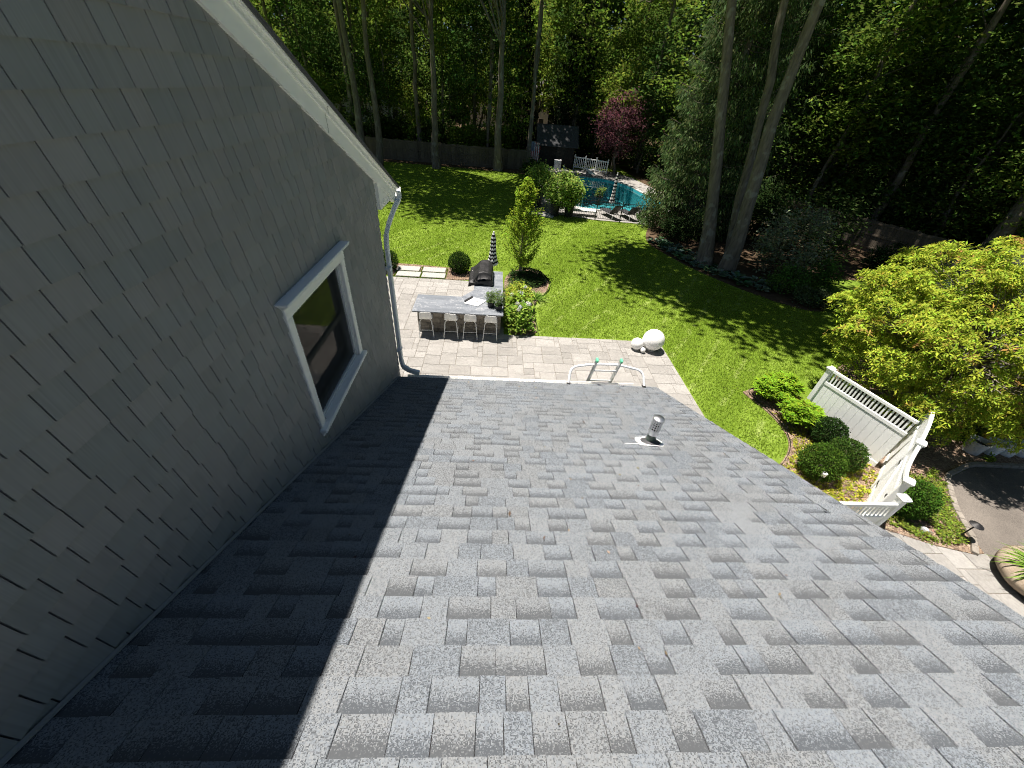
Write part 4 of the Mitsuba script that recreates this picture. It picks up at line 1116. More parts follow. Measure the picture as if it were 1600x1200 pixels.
# low round stone planter with strap leaves
bp = thing('stone_planter', 'low rounded beige stone bowl planter with spiky green plant', 'planter')
PX, PY = 10.52, 3.10
bowl = lathe([(0.0, -0.01), (0.30, -0.01), (0.50, 0.07), (0.60, 0.2), (0.60, 0.31), (0.53, 0.40), (0.42, 0.43), (0.34, 0.425), (0.30, 0.38), (0.0, 0.36)], 48, (0, 0, 0))
bowl.vertices[:, :2] *= [1.25, 1.1]
bowl.vertices *= 1 + 0.03 * (meshkit.noise(bowl.vertices * 5, 3) - 0.5)[:, None]
bowl.apply_translation([PX, PY, 0])
scene['cast_stone'] = {'type': 'twosided', 'bsdf': {'type': 'diffuse', 'reflectance': proc(lambda p, n, uv: mix((0.24, 0.19, 0.14), (0.37, 0.31, 0.24), fbm(p.x * 14, p.y * 14, p.z * 14, octaves=3)) * (0.85 + 0.25 * cell_rand(dr.floor(p.x * 160), dr.floor(p.y * 160), dr.floor(p.z * 160))))}}
part(bp, 'bowl', bowl, 'cast_stone', smooth=True)
part(bp, 'soil', lathe([(0, 0.385), (0.29, 0.385)], 24, (PX, PY, 0)), 'mulch')
def straps(base, n, L, w, seed, spread=0.15, col=(0.11, 0.2, 0.03), rise=1.0, sag=1.3):
    r = np.random.default_rng(seed)
    V, F, C = [], [], []
    for i in range(n):
        a = r.uniform(0, 6.283); l = L * r.uniform(0.6, 1.15); el = r.uniform(0.5, 1.35) * rise
        d = np.array([math.cos(a), math.sin(a), 0]); s = np.array([-math.sin(a), math.cos(a), 0])
        b = np.array(base) + d * r.uniform(0, spread) + s * r.normal() * spread * 0.3
        col_i = np.asarray(col) * (1 + 0.25 * r.normal())
        k0 = len(V); m = 6
        for q in range(m):
            t = q / (m - 1)
            p = b + d * l * math.cos(el) * t * (1 + 0.3 * t) + np.array([0, 0, 1]) * (l * math.sin(el) * t - sag * l * 0.45 * t * t)
            ww = w * (1 - t) ** 0.7 * (0.6 + 0.8 * min(t * 4, 1))
            V += [p - s * ww / 2, p + s * ww / 2 + [0, 0, 0.0]]
            C += [col_i, col_i]
        for q in range(m - 1):
            o = k0 + 2 * q
            F += [[o, o + 1, o + 3], [o, o + 3, o + 2]]
    return np.array(V), np.array(F), np.clip(np.array(C), 0.01, 0.6)
m, c = joinl([straps((PX - 0.05, PY, 0.38), 210, 0.62, 0.038, 81, 0.22, (0.14, 0.25, 0.035))])
part(bp, 'plant', m, 'leaf_gloss', color=c)

# tubs with plants beyond the drive, and the white outbuilding wall
tubs = [(12.80, 6.60, 0.215), (13.28, 6.58, 0.2), (13.72, 6.56, 0.2), (14.16, 6.54, 0.2), (14.6, 6.52, 0.2)]
names = ['leftmost grey plastic tub with dark water beside the driveway', 'second plastic tub from the left beside the driveway', 'third white plastic tub beside the driveway', 'fourth white plastic tub beside the driveway, at the frame edge', 'fifth white plastic tub past the frame edge']
for (x, y, rd), lb in zip(tubs, names):
    k = thing('plastic_tub', lb, 'tub', 'plastic tubs along the driveway edge')
    part(k, 'tub', lathe([(0, 0.0), (rd * 0.8, 0.0), (rd * 0.98, 0.36), (rd * 1.05, 0.365), (rd * 1.05, 0.385), (rd * 0.95, 0.385), (rd * 0.78, 0.03), (0, 0.03)], 28, (x, y, 0.0)), 'vsatin', smooth=40, color=(0.5, 0.52, 0.52) if x < 13 else (0.72, 0.74, 0.75))
    part(k, 'contents', lathe([(0, 0.27), (rd * 0.9, 0.27)], 24, (x, y, 0)), 'vgloss', color=(0.02, 0.022, 0.022) if x < 13 else (0.45, 0.47, 0.48))
bk = thing('blue_bucket', 'small blue bucket with wire handle among green plants', 'bucket')
part(bk, 'shell', lathe([(0, 0), (0.13, 0), (0.17, 0.24), (0.182, 0.245), (0.182, 0.26), (0.165, 0.26), (0.125, 0.02), (0, 0.02)], 24, (13.95, 7.22, 0.25)), 'vsatin', smooth=40, color=(0.04, 0.19, 0.42))
hn = [np.array([13.95 + 0.175 * math.cos(a), 7.22, 0.5 + 0.16 * math.sin(a)]) for a in np.linspace(0, math.pi, 12)]
part(bk, 'handle', tube(hn, 0.005, 6), 'galvanised')
st_ = thing('wood_crate', 'low wooden crate under the blue bucket', 'crate')
for yy in (7.02, 7.42):
    for zz in (0.05, 0.13, 0.205):
        part(st_, 'slat', bevel_box([13.95, yy, zz], [0.42, 0.015, 0.06], 0.003), 'weathered_board', uv=np.tile([0.5, 0], (24, 1)))
part(st_, 'top', bevel_box([13.95, 7.22, 0.243], [0.42, 0.40, 0.012], 0.003), 'weathered_board', uv=np.tile([0.6, 0], (24, 1)))
for i, (x, y, rx) in enumerate(((13.3, 7.1, 0.42), (14.45, 7.05, 0.4), (13.0, 7.35, 0.35), (14.9, 7.0, 0.35))):
    bush('vegetable_plant', ['low bright green plants behind the leftmost tubs', 'low bright green plants right of the blue bucket', 'small green plants deep under the big tree', 'green plants at the right frame edge behind the tubs'][i], 'plant', (x, y, 0.0), (rx, 0.28, 0.36), 26, 22, 0.10, (0.15, 0.24, 0.035), 90 + i, up=0.7, aspect=0.55, zc=0.9)
bushy = bush('low_weed', 'small green weed at the tub edging', 'plant', (13.0, 6.28, 0), (0.13, 0.1, 0.13), 8, 14, 0.07, (0.16, 0.26, 0.03), 97, up=0.7)
ob = thing('white_outbuilding', 'plain white wall of a neighbouring building at the right frame edge', 'building')
part(ob, 'wall', box([19.5, 10.8, 1.35], [8.0, 5.0, 2.76]), 'vmatte', color=(0.56, 0.58, 0.62))
part(ob, 'base_trim', box([19.5, 8.28, 0.08], [8.02, 0.03, 0.18]), 'vmatte', color=(0.7, 0.71, 0.72))
rf = at_yz(sg.Polygon([(8.0, 2.7), (13.6, 2.7), (10.8, 4.1)]), 15.3, 23.7)
part(ob, 'roof', rf, 'vmatte', color=(0.08, 0.08, 0.085))
part(ob, 'window', box([17.6, 8.29, 1.6], [0.9, 0.04, 1.0]), 'vgloss', color=(0.03, 0.035, 0.04))

# hydrangeas, iris tuft and grasses beside the kitchen
for i, (x, y, z, lb) in enumerate(((0.98, 13.55, 0.5, 'yellow green leafy shrub at the far end of the bed beside the kitchen'), (0.98, 12.75, 0.5, 'leafy hydrangea in the middle of the bed beside the kitchen'), (1.02, 11.9, 0.52, 'hydrangea with white flower heads at the patio end of the bed'))):
    k = bush('hydrangea', lb, 'shrub', (x, y, 0), (0.5, 0.52, z), 60, 30, 0.10, ((0.30, 0.37, 0.05), (0.24, 0.35, 0.05), (0.22, 0.34, 0.055))[i], 100 + i, 'hydrangeas in the bed beside the outdoor kitchen', up=0.75, aspect=0.75, zc=0.75, shell=0.5)
    r = np.random.default_rng(110 + i)
    for j in range((2, 3, 9)[i]):
        a, q = r.uniform(0, 6.28), r.uniform(0.1, 0.9)
        c = np.array([x + 0.48 * q * math.cos(a), y + 0.48 * q * math.sin(a), 0.72 + z * 0.62 * math.sqrt(1 - 0.75 * q * q) - 0.12])
        d = r.normal(size=(70, 3)); d /= np.linalg.norm(d, axis=1, keepdims=True)
        m, cl = joinl([leaves(c + d * 0.042, 0.03, (0.6, 0.62, 0.55) if j % 4 else (0.5, 0.54, 0.62), up=0.0, aspect=0.9, axis=d + 0.6 * r.normal(size=d.shape), seed=120 + j, jitter=0.08)])
        part(k, 'flower_head', m, 'vmatte', color=cl)
k = thing('strappy_perennial', 'spiky grass like plant beside the hydrangeas', 'plant')
m, c = joinl([straps((1.75, 14.35, 0), 150, 0.62, 0.02, 130, 0.14, (0.17, 0.30, 0.05), 1.1)])
part(k, 'blades', m, 'leaf_gloss', color=c)
k = thing('strappy_perennial', 'dark spiky grass at the foot of the young tree', 'plant')
m, c = joinl([straps((1.3, 15.5, 0), 160, 0.6, 0.018, 131, 0.35, (0.05, 0.10, 0.025), 1.1), straps((0.8, 15.1, 0), 90, 0.5, 0.018, 132, 0.25, (0.08, 0.16, 0.03), 1.1)])
part(k, 'blades', m, 'leaf_gloss', color=c)

ground_cover('ground_cover', 'low dark leafy ground cover round the foot of the young tree', sg.Point(1.45, 16.3).buffer(0.95).intersection(bed_counter.buffer(-0.12)), 420, 0.09, (0.045, 0.085, 0.025), 133, h=0.22)
# the young columnar tree
def column_tree(base, h, rmax, n, seed, col, label, z0=0.45, name='columnar_tree'):
    r = np.random.default_rng(seed)
    k = thing(name, label, 'tree')
    tm, p = trunk_mesh(np.array(base), np.array(base) + [0.03, 0.02, h * 0.93], 0.05, 0.012, seed, sides=8, bend=0.05)
    br, P = [], []
    for i in range(130):
        t = r.uniform(0, 1) ** 0.9
        z = z0 + (h - z0 - 0.3) * t
        a = r.uniform(0, 6.28)
        R_ = rmax * np.interp(t, [0, 0.12, 0.3, 0.6, 0.85, 1.0], [0.62, 0.92, 1.0, 0.72, 0.36, 0.06]) * r.uniform(0.72, 1.12)
        tip = np.array(base) + [math.cos(a) * R_, math.sin(a) * R_, z + 0.55 * R_ + 0.15]
        root = np.array(base) + [0, 0, max(z - 0.25, 0.4)]
        mid = (root + tip) / 2 + [0.12 * math.cos(a), 0.12 * math.sin(a), 0.0]
        br.append(tube([root, mid, tip], [0.012, 0.008, 0.003], 4, caps=False))
        m = int(n / 130)
        q = r.uniform(0.3, 1.05, m)[:, None]
        P.append(root * (1 - q) ** 2 + 2 * mid * q * (1 - q) + tip * q * q + r.normal(size=(m, 3)) * 0.05)
    part(k, 'trunk', cat([tm] + br), 'bark', smooth=True)
    P = np.vstack(P)
    m, c = joinl([leaves(P, 0.08, np.asarray(col) * (1 + 0.3 * r.normal(size=(len(P), 1))), up=0.55, aspect=0.65, seed=seed)])
    part(k, 'crown', m, 'leaf', color=c)
column_tree((1.22, 16.7, 0), 4.05, 0.86, 11000, 140, (0.28, 0.39, 0.04), 'young yellow green columnar tree at the end of the kitchen bed')

# the big yellow green tree at the right: whorls of long leaves
def rosette_tree():
    r = np.random.default_rng(150)
    k = thing('rhododendron_tree', 'big rounded yellow green tree with whorled leaves behind the white fence', 'tree')
    base = np.array([12.4, 7.5, 0]); C0 = np.array([12.6, 8.15, 2.38]); R0 = np.array([3.05, 2.85, 2.1])
    tm = []
    for i in range(5):
        a = i * 1.3
        m, p = trunk_mesh(base + [0.15 * math.cos(a), 0.15 * math.sin(a), -0.05], C0 + [0.9 * math.cos(a), 0.9 * math.sin(a), 0.5], 0.09, 0.03, 151 + i, bend=0.3)
        tm.append(m)
    nc, per = 440, 42
    d = r.normal(size=(nc * 2, 3)); d /= np.linalg.norm(d, axis=1, keepdims=True)
    d = d[d[:, 2] > -0.9][:nc]
    rad = np.where(r.random(len(d)) < 0.62, r.uniform(0.84, 1.08, len(d)), r.uniform(0.45, 0.84, len(d))) * (0.84 + 0.32 * meshkit.fbm(d * 2.0, 3, 12))
    C = C0 + d * rad[:, None] * R0
    # each clump is a shallow dome of whorls, facing up and outwards
    q = r.normal(size=(len(C), per, 3)); q /= np.linalg.norm(q, axis=2, keepdims=True)
    q[..., 2] = np.abs(q[..., 2]) * 0.75
    cs = r.uniform(0.28, 0.54, len(C))
    P = (C[:, None] + q * cs[:, None, None] * (0.75 + 0.3 * r.random((len(C), per, 1)))).reshape(-1, 3)
    d = np.repeat(d, per, axis=0)
    nrm = unit_rows(q.reshape(-1, 3) * 0.7 + d * 0.35 + [0, 0, 0.35] + 0.2 * r.normal(size=P.shape))
    pl_, ax_, sz_, cc_, up_ = [], [], [], [], []
    young = meshkit.fbm(P * 1.7, 2, 20)
    for i in range(len(P)):
        z = nrm[i]; x = unit(np.cross(z, [0.3, 0.5, 0.1])); y = np.cross(z, x)
        m = r.integers(5, 8); an = r.uniform(0, 6.28) + np.arange(m) * 6.283 / m + r.normal(size=m) * 0.15
        el = r.uniform(0.05, 0.55)
        ax = np.cos(an)[:, None] * x + np.sin(an)[:, None] * y + el * z
        pl_.append(np.tile(P[i], (m, 1)) + ax * 0.01); ax_.append(ax)
        sz_.append(np.full(m, r.uniform(0.08, 0.125)))
        c = np.array([0.32, 0.40, 0.045]) * (1 + 0.15 * r.normal())
        if young[i] > 0.64 and r.random() < 0.2: c = np.array([0.40, 0.27, 0.08])
        cc_.append(np.tile(c, (m, 1)))
    # folded oblong leaves: normal follows the whorl
    PP, AX, SZ, CC = np.vstack(pl_), np.vstack(ax_), np.concatenate(sz_), np.vstack(cc_)
    m, cl = joinl([leaves(PP, SZ, CC, up=0.72, aspect=0.36, seed=152, axis=AX, fold=0.35, jitter=0.14)])
    part(k, 'crown', m, 'leaf_gloss', color=cl)
    idx = r.permutation(len(P))[:320]
    br = []
    for i in idx:
        a = C0 + (P[i] - C0) * np.array([0.22, 0.22, 0.35]) + r.normal(size=3) * 0.2 - [0, 0, 0.35]
        br.append(tube([a, (a + P[i]) / 2 + r.normal(size=3) * 0.1, P[i]], [0.022, 0.013, 0.004], 4, caps=False))
    part(k, 'trunk', cat(tm + br), 'bark', smooth=True)
def unit_rows(a):
    return a / (np.linalg.norm(a, axis=1, keepdims=True) + 1e-9)
rosette_tree()

# ================================================================== POOL AREA
scene['pool_plaster'] = {'type': 'twosided', 'bsdf': {'type': 'diffuse', 'reflectance': proc(lambda p, n, uv: mix((0.045, 0.33, 0.37), (0.09, 0.46, 0.50), fbm(p.x * 1.5, p.y * 1.5, p.z, octaves=3)))}}
struct('pool_deck', sheet(deck_poly.difference(pool_poly.buffer(0.29)), -0.004), 'paver', uv=None)
ring = pool_poly.buffer(0.3).difference(pool_poly)
struct('pool_coping', extrude(ring, 0.06, -0.02), 'concrete')
o = np.array(pool_poly.exterior.coords)[:-1]; n = len(o)
vw = np.vstack([np.column_stack([o, np.full(n, -0.02)]), np.column_stack([o, np.full(n, -1.5)])])
i = np.arange(n); j = (i + 1) % n
wallm = trimesh.Trimesh(vw, np.vstack([np.stack([i, j, n + j], 1), np.stack([i, n + j, n + i], 1)]), process=False)
struct('pool_basin', cat([wallm, sheet(pool_poly, -1.5)]), 'pool_plaster')
struct('pool_water', sheet(pool_poly, -0.13), 'water')

mf = thing('metal_fence', 'low black metal picket fence along the near side of the pool deck', 'fence')
fpts = [(2.85, 34.0), (2.75, 28.1), (4.75, 27.5), (6.67, 26.95), (8.3, 26.75), (9.9, 26.7), (12.0, 27.5), (14.2, 28.7)]
BLK = (0.014, 0.014, 0.015)
pick = []
for a, b in zip(fpts[:-1], fpts[1:]):
    a, b = np.array(a), np.array(b); L = np.linalg.norm(b - a); d = (b - a) / L; deg = math.degrees(math.atan2(d[1], d[0]))
    part(mf, 'post', bevel_box([*a, 0.63], [0.06, 0.06, 1.3], 0.006), 'vsatin', color=BLK)
    for z in (0.12, 0.98, 1.15):
        part(mf, 'rail', box([*((a + b) / 2), z], [L, 0.025, 0.03], frame_z(deg)), 'vsatin', color=BLK)
    for s_ in np.arange(0.11, L - 0.05, 0.115):
        q = a + d * s_
        pick.append(box([q[0], q[1], 0.64], [0.018, 0.018, 1.02], frame_z(deg)))
part(mf, 'pickets', cat(pick), 'vsatin', color=BLK, kind='stuff')

def topiary(label, x, y, rad, zc, seed, pots=1):
    k = thing('potted_tree', label, 'potted plant')
    r = np.random.default_rng(seed)
    P, C = clump_points((x, y, zc), rad, 130, 55, r, 0.55, 0.9, -0.95)
    cc = np.repeat(np.array([0.26, 0.38, 0.08]) * (1 + 0.2 * r.normal(size=(len(C), 1))), 55, axis=0)
    m, c = joinl([leaves(P, 0.14, np.clip(cc, 0.01, 0.5), up=0.6, aspect=0.7, seed=seed)])
    part(k, 'foliage', m, 'leaf', color=c)
    part(k, 'trunk', tube([(x, y, 0.5), (x, y, zc)], 0.06, 8), 'bark', smooth=True)
    for dx_ in ((0.0,) if pots == 1 else (-0.48, 0.48)):
        part(k, 'pot', lathe([(0, 0), (0.24, 0), (0.33, 0.72), (0.36, 0.73), (0.36, 0.8), (0.31, 0.8), (0.29, 0.7), (0, 0.7)], 24, (x + dx_, y - 0.05 * abs(dx_), 0.0)), 'vsatin', smooth=40, color=(0.016, 0.016, 0.017))
topiary('big round leafy tree in dark pots before the pool fence', 4.42, 27.35, (1.12, 1.0, 0.95), 1.55, 160, 2)
topiary('round leafy potted tree behind the columnar tree by the pool gate', 2.95, 29.6, (0.85, 0.85, 0.95), 1.6, 161, 1)
pp = bush('pool_planter', 'small pale green plant in a dark pot beside the striped pool umbrella', 'potted plant', (7.75, 31.2, 0.55), (0.3, 0.3, 0.5), 18, 22, 0.12, (0.16, 0.22, 0.05), 162, up=0.5)
part(pp, 'pot', lathe([(0, 0), (0.2, 0), (0.28, 0.55), (0.3, 0.56), (0.3, 0.6), (0.25, 0.6), (0, 0.55)], 20, (7.75, 31.2, 0.0)), 'vsatin', smooth=40, color=(0.02, 0.02, 0.02))
closed_umbrella((8.12, 28.95, 0), 2.55, 0.72, 'closed black and white striped umbrella standing at the pool edge', 0.17, seed=1)
def lounger(label, x, y, rot, dark=True):
    k = thing('sun_lounger', label, 'sun lounger', 'sun loungers on the pool deck')
    R_ = frame_z(rot); o = np.array([x, y, 0.0])
    P = lambda a, b, c: o + R_ @ np.array([a, b, c])
    cf, cs = ((0.5, 0.5, 0.5), (0.03, 0.03, 0.033)) if dark else ((0.7, 0.7, 0.68), (0.68, 0.68, 0.66))
    part(k, 'seat', bevel_box(P(0, -0.25, 0.33), [0.62, 1.25, 0.07], 0.02, R_), 'vsatin', color=cs)
    c_, s_ = math.cos(math.radians(48)), math.sin(math.radians(48))
    B = R_ @ np.array([[1, 0, 0], [0, c_, -s_], [0, s_, c_]])
    part(k, 'backrest', bevel_box(P(0, 0.37 + 0.36 * c_, 0.36 + 0.36 * s_) if dark else P(0, 0.72, 0.33), [0.62, 0.72, 0.07], 0.02, B if dark else R_), 'vsatin', color=cs)
    part(k, 'frame', cat([tube([P(sx * 0.3, -0.88, 0.28), P(sx * 0.3, 0.9, 0.28)], 0.02, 6) for sx in (-1, 1)]), 'vsatin', color=cf)
    for sx in (-1, 1):
        for yy in (-0.75, 0.75):
            part(k, 'leg', tube([P(sx * 0.3, yy, 0.28), P(sx * 0.32, yy + 0.06 * np.sign(yy), 0.0)], 0.02, 6), 'vsatin', color=cf)
lounger('white flat sun lounger behind the black pool fence', 6.05, 28.0, 85, False)
lounger('left dark sun lounger with raised back behind the pool fence', 7.9, 28.0, 200)
lounger('middle dark sun lounger with raised back behind the pool fence', 9.15, 28.0, 196)
lounger('right dark sun lounger, mostly hidden by the spruce', 10.4, 28.1, 192)
hr = thing('pool_handrail', 'curved white handrail at the near left pool steps', 'handrail')
for dx_ in (0.0, 0.55):
    part(hr, 'rail', tube(rounded([(5.55 + dx_, 30.2, 0.0), (5.55 + dx_, 30.25, 0.85), (5.85 + dx_, 31.0, 0.8), (6.0 + dx_, 31.3, -0.4)], 0.25), 0.025, 8), 'vsatin', smooth=40, color=(0.72, 0.73, 0.74))
hr = thing('pool_ladder', 'arched metal pool ladder rails at the far left pool edge', 'pool ladder')
for dx_ in (0.0, 0.5):
    part(hr, 'rail', tube(rounded([(6.0 + dx_, 43.2, 0.0), (6.0 + dx_, 43.1, 0.9), (6.05 + dx_, 42.5, 0.9), (6.05 + dx_, 42.2, -0.5)], 0.3), 0.03, 8), 'galvanised', smooth=40)
db = thing('diving_board', 'white diving board at the far end of the pool', 'diving board')
part(db, 'board', bevel_box([9.3, 43.2, 0.42], [0.5, 2.4, 0.06], 0.012), 'vsatin', color=(0.66, 0.66, 0.64))
part(db, 'stand', cat([bevel_box([9.3, 44.0, 0.19], [0.45, 0.5, 0.38], 0.02), bevel_box([9.3, 43.3, 0.19], [0.4, 0.1, 0.38], 0.02)]), 'vsatin', color=(0.3, 0.3, 0.3))
cb = thing('pool_cabinet', 'small white equipment box in front of the dark shed', 'box')
part(cb, 'body', bevel_box([6.3, 46.2, 0.4], [0.7, 0.5, 0.8], 0.02), 'vsatin', color=(0.7, 0.7, 0.7))
part(cb, 'lid', bevel_box([6.3, 46.19, 0.83], [0.76, 0.56, 0.06], 0.015), 'vsatin', color=(0.72, 0.72, 0.72))
wf = thing('white_pool_fence', 'short white picket fence beyond the far end of the pool', 'fence')
a, b = np.array([8.25, 47.2]), np.array([11.4, 45.1]); L = np.linalg.norm(b - a); d = (b - a) / L; deg = math.degrees(math.atan2(d[1], d[0]))
for i in range(4):
    q = a + d * L * i / 3
    part(wf, 'post', bevel_box([*q, 0.68], [0.11, 0.11, 1.36], 0.01, frame_z(deg)), 'vsatin', color=VIN)
for z in (0.2, 1.12):
    part(wf, 'rail', bevel_box([*((a + b) / 2), z], [L, 0.05, 0.1], 0.01, frame_z(deg)), 'vsatin', color=VIN)
for s_ in np.arange(0.16, L - 0.05, 0.21):
    q = a + d * s_
    part(wf, 'picket', bevel_box([q[0] - d[1] * 0.03, q[1] + d[0] * 0.03, 0.66], [0.085, 0.02, 0.9], 0.004, frame_z(deg)), 'vsatin', color=VIN)
struct('gate_slab', bevel_box([3.0, 27.4, 0.0], [1.9, 0.9, 0.07], 0.01, frame_z(-15)), 'concrete')

# the dark garden shed with a striped flag on its left face
sh = thing('garden_shed', 'dark timber garden shed with pitched shingle roof beyond the pool', 'shed')
sx0, sx1, sy0, sy1 = 4.3, 8.0, 46.9, 49.9
DK = (0.022, 0.02, 0.018)
part(sh, 'wall', extrude(sg.box(sx0, sy0, sx1, sy1), 2.35, -0.02), 'vmatte', color=DK)
part(sh, 'gable', at_yz(sg.Polygon([(sy0, 2.33), (sy1, 2.33), ((sy0 + sy1) / 2, 3.7)]), sx0, sx0 + 0.1), 'vmatte', color=DK)
ym = (sy0 + sy1) / 2
for sgn in (-1, 1):
    ye = ym + sgn * (ym - sy0 + 0.35)
    ze = 3.75 - (ym - sy0 + 0.35) * (1.4 / 1.5)
    courses = []
    for c_ in range(9):
        t0, t1 = c_ / 9, (c_ + 1) / 9 + 0.02
        y0_, y1_ = ym + (ye - ym) * t0, ym + (ye - ym) * t1
        z0_, z1_ = 3.75 + (ze - 3.75) * t0, 3.75 + (ze - 3.75) * t1 + 0.02
        courses.append(at_yz(sg.Polygon([(y0_, z0_), (y1_, z1_), (y1_, z1_ - 0.05), (y0_, z0_ - 0.05)]), sx0 - 0.35, sx1 + 0.35))
    part(sh, 'roof', cat(courses), 'vmatte', color=(0.05, 0.053, 0.057))
part(sh, 'door', bevel_box([6.6, sy0 - 0.02, 1.0], [0.95, 0.05, 2.0], 0.01), 'vmatte', color=(0.03, 0.028, 0.025))
for yy in np.arange(sy0 + 0.25, sy1, 0.3):
    part(sh, 'batten', box([sx0 - 0.012, yy, 1.16], [0.024, 0.05, 2.3]), 'vmatte', color=DK)
fl = thing('striped_flag', 'hanging striped flag with blue corner on the shed wall', 'flag')
fx, fy = sx0 - 0.58, sy0 + 0.15
def cloth(u0, u1, v0, v1, off=0.0):
    V, F = [], []
    nu, nv = 3, 12
    for a in range(nv + 1):
        for b in range(nu + 1):
            u = u0 + (u1 - u0) * b / nu; v = v0 + (v1 - v0) * a / nv
            s_ = u - 0.5
            V.append([fx + 1.3 * s_ - off * 0.6, fy - 0.35 * s_ - 0.06 * math.sin(u * 9 + v * 2) - off, 2.2 - 2.05 * v])
    for a in range(nv):
        for b in range(nu):
            o_ = a * (nu + 1) + b
            F += [[o_, o_ + 1, o_ + nu + 2], [o_, o_ + nu + 2, o_ + nu + 1]]
    return trimesh.Trimesh(np.array(V), np.array(F), process=False)
for i in range(13):
    part(fl, 'stripe', cloth(i / 13, (i + 1) / 13, 0 if i >= 7 else 0.4, 1.0), 'vmatte', color=(0.35, 0.10, 0.11) if i % 2 == 0 else (0.72, 0.72, 0.72))
part(fl, 'canton', cloth(0, 7 / 13, 0, 0.4), 'vmatte', color=(0.22, 0.26, 0.38))
part(fl, 'pole', tube([(fx - 0.7, fy + 0.25, 2.22), (fx + 0.7, fy - 0.25, 2.22)], 0.015, 6), 'vsatin', color=(0.3, 0.3, 0.3))

# ================================================================== FENCES AND HOUSES AT THE BACK
def board_fence(name, label, pts, h, bw, seed, mat='weathered_board'):
    k = thing(name, label, 'fence')
    r = np.random.default_rng(seed)
    for a, b in zip(pts[:-1], pts[1:]):
        a, b = np.array(a, float), np.array(b, float); L = np.linalg.norm(b - a); d = (b - a) / L; R_ = frame_z(math.degrees(math.atan2(d[1], d[0])))
        m = int(L / bw)
        for i in range(m):
            q = a + d * (i + 0.5) * L / m
            hh = h * (1 + 0.012 * r.normal())
            part(k, 'board', box([q[0], q[1], hh / 2 - 0.02], [L / m - 0.012, 0.02, hh], R_), mat, uv=np.tile([r.uniform(), 0], (8, 1)))
        for z in (0.25, h * 0.55, h - 0.15):
            part(k, 'rail', box([(a[0] + b[0]) / 2 + d[1] * 0.03, (a[1] + b[1]) / 2 - d[0] * 0.03, z], [L, 0.04, 0.08], R_), mat, uv=np.tile([0.5, 0], (8, 1)))
        part(k, 'post', box([a[0] + d[1] * 0.05, a[1] - d[0] * 0.05, h / 2], [0.11, 0.11, h + 0.08], R_), mat, uv=np.tile([0.3, 0], (8, 1)))
board_fence('wooden_fence', 'weathered grey wooden board fence in the shade at the right, beyond the beds', [(20.6, 29.6), (22.0, 27.1), (23.2, 24.7), (24.4, 22.3), (25.5, 19.9)], 1.75, 0.17, 170)
board_fence('back_fence', 'dark wooden fence along the far side of the lawn under the trees', [(-20, 45.6), (-16, 45.2), (-12, 44.8), (-8, 44.4), (-4, 44.1), (0, 44.0), (3.2, 44.4)], 1.75, 0.3, 171)

def far_house(label, x, y, w, d, h, rot, wall, roofc, seed):
    k = thing('far_house', label, 'house')
    R_ = frame_z(rot); o = np.array([x, y, 0.0])
    def pl_(m):
        m.vertices = m.vertices @ R_.T + o; return m
    part(k, 'wall', pl_(extrude(sg.box(-w / 2, -d / 2, w / 2, d / 2), h, -0.05)), 'vmatte', color=wall)
    rf = trimesh.convex.convex_hull(np.array([[sx * (w / 2 + 0.4), sy * (d / 2 + 0.5), h] for sx in (-1, 1) for sy in (-1, 1)] + [[sx * (w / 2 + 0.4), 0, h + d * 0.33] for sx in (-1, 1)]))
    part(k, 'roof', pl_(rf), 'vmatte', color=roofc)
    n = int(w // 2.4)
    for i in range(n):
        for z in ([1.4] if h < 4 else [1.4, 4.2]):
            xw = -w / 2 + (i + 0.5) * w / n
            f_k = part(k, 'window', pl_(bevel_box([xw, -d / 2 - 0.02, z], [1.1, 0.08, 1.4], 0.01)), 'vsatin', color=(0.7, 0.7, 0.7))
            part(f_k, 'pane', pl_(box([xw, -d / 2 - 0.065, z], [0.92, 0.02, 1.22])), 'vgloss', color=(0.03, 0.035, 0.04))
far_house('white neighbouring house far behind the trees at the left', -24, 84, 14, 9, 5.4, 8, (0.62, 0.63, 0.62), (0.16, 0.16, 0.16), 1)
far_house('pale neighbouring house glimpsed between trunks behind the lawn', 2, 92, 15, 9, 5.4, -6, (0.55, 0.56, 0.55), (0.2, 0.19, 0.18), 2)
far_house('small white outbuilding with pale roof beyond the fence at the left', -17.3, 52.5, 4.0, 3.5, 1.7, 12, (0.6, 0.6, 0.6), (0.5, 0.5, 0.49), 3)

# ================================================================== TREES
# tall trees whose crowns spread above the frame and shade the lawn
OAK = (0.06, 0.105, 0.02)
tree('tall_tree', 'tall straight trunk rising from the far lawn, left of centre', 'tree', (-5.8, 41.6, 0), 19, 0.30, (-8.5, 34.5, 16.5), (8.0, 7.0, 3.6), 120, 60, 0.42, OAK, 201, nl=30, shell=0.3)
tree('tall_tree', 'tall straight trunk at the far lawn edge, right of the middle trunk', 'tree', (0.05, 42.8, 0), 20, 0.33, (-4.8, 33.2, 16.5), (5.6, 6.0, 3.4), 110, 60, 0.42, OAK, 202, nl=30, shell=0.3)
tree('tall_tree', 'left trunk of the close pair of dark trunks by the roof edge', 'tree', (-12.4, 40.7, 0), 20, 0.30, (-17, 37.5, 17), (7, 7, 3.6), 100, 60, 0.42, OAK, 203, nl=30, lean=(0.4, 0), shell=0.3)
tree('tall_tree', 'right trunk of the close pair of dark trunks by the roof edge', 'tree', (-11.0, 40.9, 0), 20, 0.27, (-13, 41.5, 18), (6, 6, 3.4), 90, 60, 0.42, OAK, 204, nl=26, lean=(0.9, 0.3), shell=0.3)
tree('tall_tree', 'tall trunk beyond the gable roof at the upper left', 'tree', (-17.8, 36.6, 0), 20, 0.36, (-22, 33, 17), (8, 7, 3.6), 90, 60, 0.45, OAK, 205, nl=26, shell=0.3)
